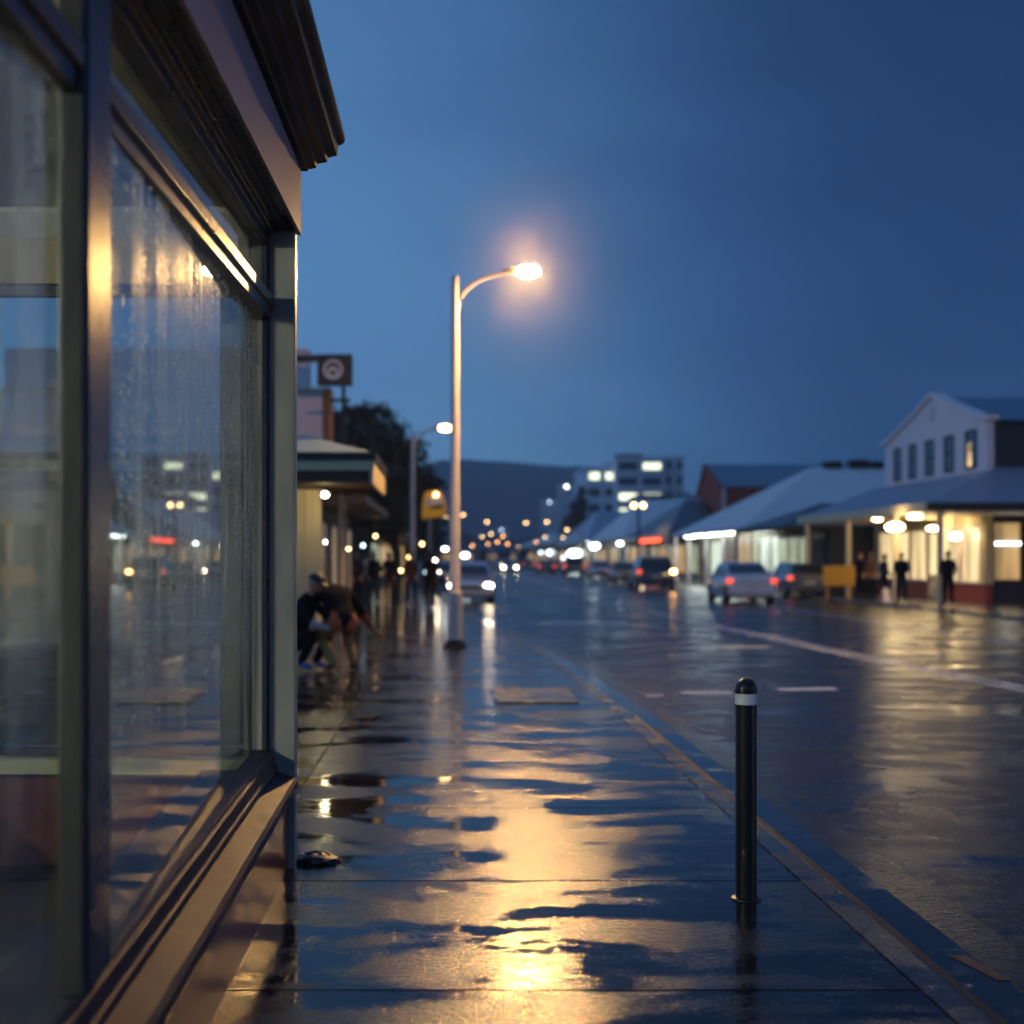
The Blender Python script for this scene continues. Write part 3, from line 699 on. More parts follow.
# pole sign
Y = 40.0; a = at(317, 354, Y); b = at(352, 385, Y)
t = thing('pole_sign', 'black box sign with a pale round emblem high on a pole', 'sign', (at(343, 0, Y).x, Y, 0))
MB().box(a.x, b.x, Y, Y+.35, b.z, a.z).build('sign_box', M['black'], t, bevel=.02)
MB().box(a.x-1.6, a.x-.003, Y+.05, Y+.3, a.z-.2, a.z-.01).build('side_arm', M['black'], t)
X = at(343, 0, Y).x
MB().tube([(X, Y+.2, 0), (X, Y+.2, b.z)], .06, 8).build('pole', M['black'], t)
MB().box(X-.4, X+.2, Y+.1, Y+.3, at(0, 401, Y).z, at(0, 398, Y).z).build('bracket', M['black'], t)
m = MB(); cx, cz = at(333, 369, Y).x, at(333, 369.5, Y).z
def arc(r0, r1, a0, a1, n=16, dz=0):
    for i in range(n):
        A, B_ = a0+(a1-a0)*i/n, a0+(a1-a0)*(i+1)/n
        q = [(cx+r0*math.cos(A), cz+dz+r0*math.sin(A)), (cx+r1*math.cos(A), cz+dz+r1*math.sin(A)), (cx+r1*math.cos(B_), cz+dz+r1*math.sin(B_)), (cx+r0*math.cos(B_), cz+dz+r0*math.sin(B_))]
        m.prism(q, 'y', Y-.02, Y-.002)
arc(.21, .285, R(-35), R(215)); arc(.06, .16, R(-10), R(190), dz=-.07); arc(.16, .285, R(215), R(325), 8)
m.build('emblem', M['logo'], t)
# darker shops further along on the left
t = thing('dark_shop', 'dark shopfront with a flat awning under the left trees', 'shop', (-2.6, 31, 0))
MB().box(-12, -2.9, 30.5, 42.5, 0, 4.0).build('wall', M['dwall'], t)
MB().box(-2.89, -1.75, 30.6, 42.4, 2.75, 2.95).build('awning', M['black'], t)
for yy in (32, 35, 38, 40.5):
    f = subroot(MB().box(-2.898, -2.86, yy, yy+1.7, .5, 2.4).build('window', M['frame'], t), t); MB().box(-2.859, -2.855, yy+.08, yy+1.62, .58, 2.32).build('pane', M['litdim'], f)
t = thing('far_left_shop', 'low dark shops far along the left footpath', 'shop', (-4, 70, 0))
MB().box(-16, -3.6, 66, 150, 0, 4.4).build('wall', M['dwall'], t)
MB().box(-3.59, -2.2, 66.2, 149, 2.8, 3.0).build('awning', M['roofd'], t)
for k in range(9):
    yy = 68+k*9; MB().box(-3.598, -3.56, yy, yy+6, .6, 2.5).build('window', M['litamber'] if k % 3 else M['litgreen'], t)
# little lights along the left walk
LD = [(325, 542, 33, 'white', 'tiny white light low beside the cream wall'), (348.5, 549, 36, 'warm', 'small warm light beside the dark shop window'), (375.5, 536, 44, 'warm', 'warm light under the street trees'),
      (363, 545.5, 48, 'cool', 'faint blue light under the street trees'), (422, 544, 75, 'warm', 'amber light left of the white one beside the lamp pole'), (445, 549, 85, 'white', 'big greenish white light just left of the near lamp pole'),
      (409, 557, 60, 'warm', 'amber light near the walkers on the left'), (401, 570.5, 52, 'warm', 'low amber light by the walker on the footpath'), (435, 561, 64, 'head', 'round amber light between two poles'), (438, 572, 60, 'head', 'lower of two amber lights beside the near lamp pole'),
      (424, 572, 58, 'cool', 'small blue light low beside the yellow sign post')]
for px, py, Y, k, l in LD:
    p = at(px, py, Y); t = thing('wall_lantern', l, 'light', (p.x, p.y, 0), 'small lights along the left footpath'); s = Y/50
    MB().tube([(p.x, p.y+.1, 0), (p.x, p.y+.1, p.z+.05)], .025, 6).build('stem', M['darkmetal'], t)
    MB().ell((p.x, p.y, p.z), (.055*s*(1.7 if 'big' in l else 1), .035, .055*s), 10, 6).build('bulb', E[k], t)
# yellow stop sign
Y = 48.0; X = at(430, 0, Y).x
t = thing('stop_sign', 'yellow and white domed sign on a slim post beyond the near lamp', 'sign', (X, Y, 0))
MB().tube([(X, Y+.05, 0), (X, Y+.05, at(0, 519, Y).z)], .05, 8).build('post', M['pole2'], t)
def poly_px(pts, Y): return [((px-CX)/F*Y, CH-(py-HY)/F*Y) for px, py in pts]
MB().prism(poly_px([(422, 519), (445, 516.5), (447, 509), (445, 499), (441, 492.5), (436, 490.5), (426, 491.5), (423.5, 497), (422, 508)], Y), 'y', Y, Y+.08).build('panel', M['signyellow'], t)
MB().prism(poly_px([(425, 506), (443, 503.5), (441, 496), (427, 498)], Y), 'y', Y-.012, Y-.002).build('pale_panel', M['logo'], t)
MB().prism(poly_px([(429, 506.5), (443, 504.5), (443, 508), (434, 509)], Y), 'y', Y-.02, Y-.013).build('dark_mark', M['black'], t)
p = at(436, 494.5, Y-.1); MB().ell(p, (.07, .04, .07), 10, 6).build('lamp', E['warm'], t)

# ------------------------------------------------------------------ right buildings
# gabled corner shop with verandah
EX, WX = 15.55, 19.0
ca = 45.3; cb = 61.8; ze = 3.33
G = thing('corner_shop', 'lit corner shop with pale curved gable over a cream verandah on the right', 'shop', (WX, 49.3, 0))
m = MB()
ztop = 4.62
# verandah roof: street slope and slope facing the camera
m.add([(EX, ca, ze), (EX, cb, ze), (WX-.003, cb, ztop), (WX-.003, ca+3.6, ztop), (44, ca, ze), (44, ca+3.6+4, ztop+1.5), (WX-.003+4, ca+3.6+4, ztop+1.5)],
      [(0, 1, 2, 3)])
m.add([(EX, ca, ze), (WX-.003, ca+3.6, ztop), (WX+3.2, ca+7.0, ztop+1.15), (44, ca+7.0, ztop+1.15), (44, ca, ze)], [(0, 1, 2, 3, 4)])
m.build('verandah_roof', M['roofg'], G)
m = MB(); m.box(EX-.06, EX, ca-.06, cb, ze-.30, ze+.02); m.build('fascia', M['cream'], G)
m = MB(); m.box(EX+.003, 44, ca-.06, ca, ze-.24, ze+.02); m.build('end_gutter', M['wood'], G)
m = MB(); m.box(EX+.003, WX+.3, ca+.003, cb, ze-.28, ze-.24); m.box(WX+.303, 44, ca+.003, 49.2, ze-.28, ze-.24); m.build('soffit', M['cream'], G)
for xq, yy in ((16.0, 45.5), (EX, 48.6), (EX, 54.3), (EX, 60.5)): MB().box(xq, xq+.17, yy, yy+.17, 0, ze-.285).build('verandah_post', M['cream'], G, bevel=.01)
# shopfront on the street side
MB().box(WX, WX+.25, 49.3, 62, .0, .62).build('riser', M['redriser'], G)
MB().box(WX+.003, WX+.25, 49.3, 62, 2.75, ze-.285).build('frieze', M['cream'], G)
MB().box(WX-.03, WX+.25, 49.25, 49.7, .623, 2.747).build('pier', M['cream'], G)
MB().box(WX-.03, WX+.25, 61.6, 62, .623, 2.747).build('pier', M['cream'], G)
for y0, y1 in ((49.75, 51.6), (51.75, 53.7), (55.3, 57.2), (57.35, 59.3), (59.45, 61.5)):
    m = MB(); m.box(WX-.02, WX+.1, y0, y0+.1, .7, 2.74); m.box(WX-.02, WX+.1, y1-.1, y1, .7, 2.74); m.box(WX-.02, WX+.1, y0+.103, y1-.103, 2.62, 2.74); m.box(WX-.05, WX+.1, y0-.03, y1+.03, .625, .697)
    f = subroot(m.build('window', M['ltwall'], G), G); MB().box(WX+.04, WX+.05, y0+.1, y1-.1, .7, 2.62).build('pane', M['litcream'], f)
m = MB(); m.box(WX-.01, WX+.06, 53.85, 55.15, 0.02, 2.74); d = subroot(m.build('door', M['cream'], G), G); MB().box(WX-.018, WX-.012, 54.0, 55.0, .9, 2.5).build('pane', M['litcream'], d)
MB().box(WX+.26, 40, 49.6, 62, 0, 3.0).build('interior_wall', M['intcream'], G)
# wall facing the camera with a lit window
MB().box(WX+.003, 44, 49.35, 49.59, 0, .72).build('end_riser', M['dwall'], G)
MB().box(WX+.003, 44, 49.35, 49.59, 2.85, ze-.285).build('end_frieze', M['wood'], G)
p0, p1 = at(993, 0, 49.3).x, at(1023, 0, 49.3).x
for a_, b_ in ((WX+.003, p0), (p1, p1+.8), (p1+2.3, 44)): MB().box(a_, b_, 49.35, 49.59, .723, 2.847).build('end_pier', M['wood'], G)
for a_, b_ in ((p0, p1), (p1+.8, p1+2.3)):
    m = MB(); m.box(a_+.003, a_+.07, 49.32, 49.5, .723, 2.847); m.box(b_-.07, b_-.003, 49.32, 49.5, .723, 2.847); m.box(a_+.073, b_-.073, 49.32, 49.5, 2.78, 2.847); m.box(a_+.073, b_-.073, 49.32, 49.5, .723, .79)
    f = subroot(m.build('window', M['wood'], G), G); MB().box(a_+.07, b_-.07, 49.45, 49.46, .79, 2.78).build('pane', M['litamber'], f)
p = at(1009, 543.5, 49.3); MB().box(p.x-.42, p.x+.45, 49.38, 49.42, p.z-.025, p.z+.025).build('window_tube', E['tube'], G)
# gable upper storey
gy0, gy1 = 49.3, 60.6
GW = 19.02
prof = []
zl, zp = 6.42, 7.87
ym = 54.7
def gz(y):
    t = abs(y-ym)/((gy1-ym) if y > ym else (ym-gy0)); return zp-(zp-zl)*(1.12*t-.12*t**3 if t < .8 else 1-(1-(1.12*.8-.12*.512))*(1-(t-.8)/.2)**2*1.0)
ysg = [gy0+(gy1-gy0)*i/40 for i in range(41)]
poly = [(gy0, 4.45)]+[(gy1, 4.45)]+[(y_, gz(y_)) for y_ in reversed(ysg)]
MB().prism(poly, 'x', GW, GW+.28).build('gable', M['gablew'], G)
m = MB()
for ya_, yb_ in zip(ysg, ysg[1:]):
    m.prism([(ya_, gz(ya_)+.003), (yb_, gz(yb_)+.003), (yb_, gz(yb_)+.15), (ya_, gz(ya_)+.15)], 'x', GW-.13, GW+.34)
m.box(GW-.13, GW+.34, gy0-.35, gy0-.003, zl-.02, zl+.15); m.box(GW-.13, GW+.34, gy1+.003, gy1+.35, zl-.02, zl+.15)
m.build('gable_coping', M['gablew'], G)
MB().box(GW-.05, GW-.003, ym-.18, ym+.18, 6.9, 7.45).build('vent', M['ltwall'], G)
for k, (px, hw) in enumerate(((898, .42), (913, .42), (930, .44), (949.5, .46), (971.5, .52))):
    yc = GW*F/(px-CX)
    m = MB(); z0, z1 = 4.78, 6.18
    m.box(GW-.06, GW+.02, yc-hw, yc-hw+.06, z0, z1); m.box(GW-.06, GW+.02, yc+hw-.06, yc+hw, z0, z1); m.box(GW-.06, GW+.02, yc-hw+.062, yc+hw-.062, z1-.06, z1); m.box(GW-.06, GW+.02, yc-hw+.062, yc+hw-.062, z0, z0+.06); m.box(GW-.05, GW+.02, yc-hw+.062, yc+hw-.062, (z0+z1)/2-.03, (z0+z1)/2+.03)
    f = subroot(m.build('window', M['dwall'], G), G)
    MB().box(GW-.02, GW-.01, yc-hw+.05, yc+hw-.05, z0+.05, z1-.05).build('pane', M['winglass'], f)
    if k == 4: MB().box(GW-.027, GW-.022, yc-.02, yc+.32, z0+.1, z1-.45).build('lit_curtain', M['litwin'], f)
MB().box(GW+.283, 44, gy0, gy0+.25, 4.0, 6.30).build('upper_side_wall', M['dwall'], G)
m = MB(); m.add([(GW+.2, gy0-.2, 6.40), (44, gy0-.2, 6.40), (44, ym, 7.82), (GW+.2, ym, 7.82), (44, gy1+.2, 6.40), (GW+.2, gy1+.2, 6.40)], [(0, 1, 2, 3), (3, 2, 4, 5)])
m.build('main_roof', M['roofb'], G)
# pendant and ceiling lights
def shade_light(px, py, Y, rx, rz, lab, mtl='shade', zc=None):
    p = at(px, py, Y); t = thing('hanging_light', lab, 'light', p, 'lights under the corner shop verandah')
    zc = zc or ze-.285
    if zc-p.z > rz+.01: MB().tube([(p.x, p.y, p.z+rz*.9), (p.x, p.y, zc)], .015, 6).build('rod', M['darkmetal'], t)
    MB().ell(p, (rx, rx*.8, rz), 14, 8).build('shade', E[mtl], t, smooth=True)
shade_light(895, 527, 47.6, .31, .13, 'largest glowing oval shade hanging lowest under the verandah')
shade_light(877.5, 518.3, 54, .22, .09, 'small glowing shade at the left end under the verandah')
shade_light(915, 516.8, 48, .25, .06, 'flat glowing shade close under the verandah ceiling')
shade_light(934, 528.5, 53, .27, .07, 'glowing oval light by the shop windows', zc=2.99)
shade_light(955, 536.5, 51, .20, .11, 'round warm light beside the shop window frame', zc=2.99)
# box roofed building behind
K = thing('low_shop', 'low shop with dark hipped roof and pale green lit windows next to the corner shop', 'shop', (17, 64, 0))
m = MB(); a0, b0 = 62.3, 73.0
m.add([(15.0, a0, 3.0), (15.0, b0, 3.0), (40, b0, 3.0), (40, a0, 3.0), (17.8, 66.5, 4.15), (40, 66.5, 4.15)], [(0, 4, 5, 3), (0, 1, 4), (1, 2, 5, 4), (0, 3, 2, 1), (2, 3, 5)])
m.build('roof', M['roofd'], K)
MB().box(15.0, 15.06, a0, b0, 2.8, 2.997).build('fascia', M['dwall'], K); MB().box(15.063, 30, a0, a0+.06, 2.8, 2.997).build('fascia', M['dwall'], K)
MB().box(17.3, 30, a0+.6, b0, 0, 2.797).build('wall', M['dwall'], K)
xx = 17.29
for j, (y0, y1) in enumerate(((64.0, 66.0), (66.2, 68.2), (68.4, 70.4), (70.6, 72.6))):
    f = subroot(MB().box(xx-.06, xx, y0, y1, .4, 2.6).build('window', M['frame'], K), K); MB().box(xx-.07, xx-.062, y0+.08, y1-.08, .5, 2.5).build('pane', M['litgreen'] if j else M['dwall'], f)
# big pale roofed hall
H_ = thing('hall', 'long shop hall with a great pale hipped roof and bright tubes under its verandah', 'shop', (15.5, 74, 0))
m = MB(); ea, eb, zz = 73.2, 96.0, 3.15
rz_ = at(0, 467, 83).z; rx0 = at(812, 0, 83).x
m.add([(15.5, ea, zz), (15.5, eb, zz), (46, eb, zz), (46, ea, zz), (rx0, 83, rz_), (46, 83, rz_)], [(0, 4, 5, 3), (0, 1, 4), (1, 2, 5, 4), (0, 3, 2, 1), (2, 3, 5)])
m.build('roof', M['roofw'], H_)
MB().box(15.42, 15.497, ea, eb, zz-.2, zz+.02).build('fascia', M['ltwall'], H_)
MB().box(18.0, 45, ea+1, eb-.5, 0, zz-.003).build('wall', M['intcream'], H_)
for j, (y0, y1, mm) in enumerate(((74.6, 77.0, 'litwhite'), (77.3, 79.6, 'litwhite'), (79.9, 81.5, 'litgreen'), (82.2, 84.0, 'litamber'), (84.3, 86.4, 'litamber'), (87, 90, 'litdim'), (90.5, 94.5, 'litwhite'))):
    f = subroot(MB().box(17.93, 17.997, y0, y1, .3, 2.75).build('window', M['frame'], H_), H_); MB().box(17.92, 17.928, y0+.08, y1-.08, .38, 2.65).build('pane', M[mm], f)
for yy in (75, 79, 84, 90, 95): MB().box(15.55, 15.7, yy, yy+.15, 0, zz-.003).build('verandah_post', M['ltwall'], H_)
for k, (px, w) in enumerate(((832, 9), (858, 10), (876, 6))):
    p = at(px, 470, 83); t = thing('roof_unit', ['first dark louvred unit along the pale roof ridge', 'largest dark unit on the pale roof ridge', 'dark unit on the pale ridge beside the gable'][k], 'roof unit', (p.x, 83, rz_), 'dark units on the hall roof')
    hh = .32 if k != 1 else .42
    MB().box(p.x-w*.055, p.x+w*.055, 82.6, 83.6, rz_-.1, rz_+hh).build('casing', M['black'], t)
    for j in range(4): MB().box(p.x-w*.05, p.x+w*.05, 82.57, 82.597, rz_+hh*(.1+.2*j), rz_+hh*(.18+.2*j)).build('louvre', M['dwall'], t)
for k, (px, py, Y, L_) in enumerate(((691, 535.5, 93, 2.6), (704, 532.5, 88, 3.4), (716, 530.5, 84.0, 3.4), (731, 529.5, 79.5, 3.6))):
    p = at(px, py, Y); zt = min(p.z, zz-.14)
    lab = ['farthest', 'second farthest', 'third', 'nearest'][k]+' white tube light of the row under the hall verandah'
    t = thing('tube_light', lab, 'light', (p.x, Y, zt), 'tube lights under the hall verandah')
    MB().box(p.x-.12, p.x+.12, Y-L_/2, Y+L_/2, zt+.075, zz-.003).build('housing', M['ltwall'], t)
    MB().box(p.x-.16, p.x+.16, Y-L_/2, Y+L_/2, zt-.07, zt+.07).build('tube', E['tube'], t)
p = at(760, 529, 78); t = thing('tube_light', 'dim greenish tube light at the near end of the hall', 'light', p)
MB().box(17.4, 17.6, 75.0, 79.5, 2.95, 3.02).build('tube', M['litwhite'], t); MB().box(17.4, 17.6, 75, 79.5, 3.023, 3.147).build('housing', M['ltwall'], t)
# red brick gabled house
b = thing('brick_building', 'dark red brick gabled building with a pale blue roof behind the hall', 'building', (20, 103, 0))
y0, y1, yp = 102.0, 111.5, 108.3; X = at(722, 0, y0).x
zE = at(0, 487, y0).z; zP = at(0, 466, yp).z
MB().prism([(y0, 0), (y1, 0), (y1, zE-.3), (yp, zP), (y0, zE)], 'x', X, X+.3).build('gable_wall', M['brick'], b)
MB().box(X+.303, 45, y0, y0+.3, 0, zE).build('wall', M['brick'], b)
m = MB(); m.add([(X-.1, y0-.2, zE+.02), (45, y0-.2, zE+.02), (45, yp, zP+.12), (X-.1, yp, zP+.12), (45, y1, zE-.2), (X-.1, y1, zE-.2)], [(0, 1, 2, 3), (3, 2, 4, 5)]); m.build('roof', M['roofb'], b)
m = MB(); m.prism([(y0-.2, zE-.2), (yp, zP-.1), (yp, zP+.25), (y0-.2, zE+.15)], 'x', X-.2, X-.103); m.prism([(yp+.003, zP-.1), (y1, zE-.4), (y1, zE-.05), (yp+.003, zP+.25)], 'x', X-.2, X-.103); m.build('bargeboard', M['brick'], b)
MB().box(X+.02, X+.25, y0-.1, y0-.003, 0, zE-.1).build('corner_trim', M['ltwall'], b)
# row of further verandah shops
def row_shop(name, label, y0, y1, zeave, ridge, roof, wins, eave=15.3, wallx=17.6, depth=14, hip=3.5):
    t = thing(name, label, 'shop', (wallx, y0, 0))
    m = MB(); ym_ = (y0+y1)/2
    m.add([(eave, y0, zeave), (eave, y1, zeave), (eave+depth, y1, zeave), (eave+depth, y0, zeave), (eave+hip, ym_, ridge), (eave+depth, ym_, ridge)], [(0, 4, 5, 3), (0, 1, 4), (1, 2, 5, 4), (0, 3, 2, 1), (2, 3, 5)])
    m.build('roof', roof, t)
    MB().box(eave-.07, eave-.003, y0, y1, zeave-.3, zeave+.02).build('fascia', M['cream'], t)
    MB().box(wallx, eave+depth-1, y0+.4, y1-.4, 0, zeave-.003).build('wall', M['intcream'], t)
    n = len(wins); s = (y1-y0-1)/n
    for k, w in enumerate(wins):
        f = subroot(MB().box(wallx-.07, wallx-.003, y0+.6+s*k, y0+.6+s*k+s*.8, .4, 2.55).build('window', M['frame'], t), t); MB().box(wallx-.08, wallx-.072, y0+.7+s*k, y0+.5+s*k+s*.8, .5, 2.45).build('pane', M[w], f)
    for k in range(3): MB().box(eave, eave+.14, y0+.5+k*(y1-y0-1.2)/2, y0+.64+k*(y1-y0-1.2)/2, 0, zeave-.003).build('verandah_post', M['ltwall'], t)
    return t
row_shop('row_shop', 'verandah shop with black peaked roof left of the red brick gable', 97, 121, 3.2, 6.1, M['roofd'], ['litgreen', 'litamber', 'litfar', 'litamber', 'litfar'], hip=3.4, depth=4.2)
row_shop('row_shop', 'pale roofed verandah shop beyond the black peaked roof', 122, 150, 3.3, 7.2, M['roofw'], ['litfar', 'litamber', 'litfar', 'litgreen', 'litamber'])
row_shop('row_shop', 'farther grey roofed verandah shop before the flats', 152, 195, 3.4, 7.4, M['roofg'], ['litamber', 'litfar', 'litamber', 'litfar', 'litamber'])
row_shop('row_shop', 'farthest low shop at the right end of the street', 200, 300, 3.8, 6.0, M['roofw'], ['litamber', 'litfar', 'litfar', 'litamber', 'litamber'])
# lights along that row
for px, py, Y, w, k, l in ((594, 546, 150, 1.3, 'white', 'big white lit sign at the verandah edge left of the row'), (588, 541.5, 160, 1.0, 'white', 'white lit sign above and left of its bigger neighbour'), (620, 543.5, 118, .5, 'white', 'small round white light under the verandah row'), (574, 553.5, 185, 1.9, 'white', 'long white light low over the dark car'),
                           (564, 558, 190, .7, 'cool', 'small bluish light beside the long white one'), (551, 552.5, 230, 1.6, 'cool', 'dim greenish lit sign far down the road'), (541, 552.5, 240, .7, 'cool', 'dim round light left of the greenish sign'), (465, 555.5, 100, .62, 'white', 'large bright white light behind the white car roof')):
    p = at(px, py, Y); t = thing('lit_sign', l, 'lit sign', (p.x, Y, 0), 'small lit signs down the street')
    MB().tube([(p.x, Y+.1, ZR), (p.x, Y+.1, p.z)], .05, 6).build('post', M['darkmetal'], t)
    MB().ell((p.x, Y, p.z), (w*.42, .08, w*.24), 14, 8).build('face', E[k], t)
p = at(648, 539.5, 104); t = thing('neon_sign', 'red glowing strip sign at the edge of the far verandah', 'sign', p)
MB().box(15.14, 15.2, 99.0, 110.5, 2.72, 2.97).build('strip', E['neon'], t); MB().box(15.21, 15.24, 99, 110.5, 2.7, 3.0).build('backing', M['black'], t)

# flats
def flats(name, label, px0, px1, top, Y, storeys, lit, side=None, D=22):
    x0, x1 = at(px0, 0, Y).x, at(px1, 0, Y).x; zt = at(0, top, Y).z
    t = thing(name, label, 'apartment block', ((x0+x1)/2, Y, 0))
    MB().box(x0, x1, Y, Y+D, -.1, zt).build('wall', M['concrete'], t)
    MB().box(x0-.3, x1+.3, Y-.3, Y+D, zt+.003, zt+.5).build('parapet', M['concrete'], t)
    sh = zt/storeys
    for s in range(1, storeys):
        z0 = s*sh+sh*.34; nb = max(2, int((x1-x0)/4)); bw = (x1-x0)/nb
        MB().box(x0-.1, x1+.1, Y-.5, Y-.003, z0-.5, z0-.25).build('ledge', M['concrete'], t)
        for k in range(nb):
            a_, b_ = x0+bw*k+.45, x0+bw*(k+1)-.45
            f = subroot(MB().box(a_, b_, Y-.12, Y-.003, z0, z0+sh*.5).build('window', M['dwall'], t), t)
            MB().box(a_+.12, b_-.12, Y-.14, Y-.122, z0+.1, z0+sh*.5-.1).build('pane', M['litoffice'] if (s, k) in lit else M['officeglass'], f)
    return t
flats('flats', 'lower white block of flats left of the taller one', 586, 619, 469.5, 255, 6, {(5, 0), (5, 1)})
t = flats('flats', 'taller white block of flats with a few lit windows', 616, 664, 460, 250, 7, {(6, 1), (4, 1), (3, 0), (4, 0), (3, 1)})
flats('flats', 'darker blue wing at the right of the taller flats', 664.4, 684, 459, 252, 7, set())
p = at(630, 457, 252); tt = thing('plant_room', 'small reddish plant room on the roof of the tall flats', 'rooftop room', (p.x, 254, at(0, 460, 250).z+.5))
MB().box(at(617, 0, 254).x, at(643, 0, 254).x, 254, 260, at(0, 460, 250).z+.503, at(0, 456, 254).z+.3).build('wall', M['brick'], tt); MB().tube([(p.x, 255, at(0, 456, 254).z+.3), (p.x, 255, at(0, 450, 254).z)], .3, 6).build('vent', M['concrete'], tt)
tt = thing('low_office', 'low blue fronted office in front of the flats', 'office', (at(655, 0, 225).x, 225, 0))
MB().box(at(640, 0, 225).x, at(672, 0, 225).x, 225, 238, 0, at(0, 503, 225).z).build('wall', M['officeglass'], tt); MB().box(at(672.3, 0, 225).x, at(692, 0, 225).x, 224, 238, 0, at(0, 497, 225).z).build('side_wall', M['concrete'], tt)
MB().box(at(639, 0, 225).x, at(692, 0, 225).x, 223.9, 238, at(0, 497, 225).z+.003, at(0, 495, 225).z+.1).build('roof', M['roofb'], tt)
# far town houses at the road end
rg = random.Random(31)
hl = ['leftmost', 'second', 'third', 'fourth', 'fifth', 'sixth', 'rightmost']
for i, px in enumerate((447, 470, 492, 512, 532, 549, 560)):
    Y = 330+rg.uniform(-15, 60); w = rg.uniform(3, 5); x = at(px, 0, Y).x; h = rg.uniform(3, 5)
    t = thing('town_house', 'small dim house at the far road end, %s of the seven' % hl[i], 'house', (x, Y, 0), 'houses at the far end of the road')
    MB().box(x-w, x+w, Y, Y+8, -.1, h).build('wall', M['ltwall'] if i % 2 else M['dwall'], t)
    MB().prism([(Y-.4, h+.003), (Y+8.4, h+.003), (Y+4, h+2)], 'x', x-w-.4, x+w+.4).build('roof', M['roofd'], t)
    f = subroot(MB().box(x-1.2, x+1.2, Y-.06, Y-.003, 1, 2.6).build('window', M['frame'], t), t); MB().box(x-1.1, x+1.1, Y-.08, Y-.062, 1.1, 2.5).build('pane', M['litamber'], f)

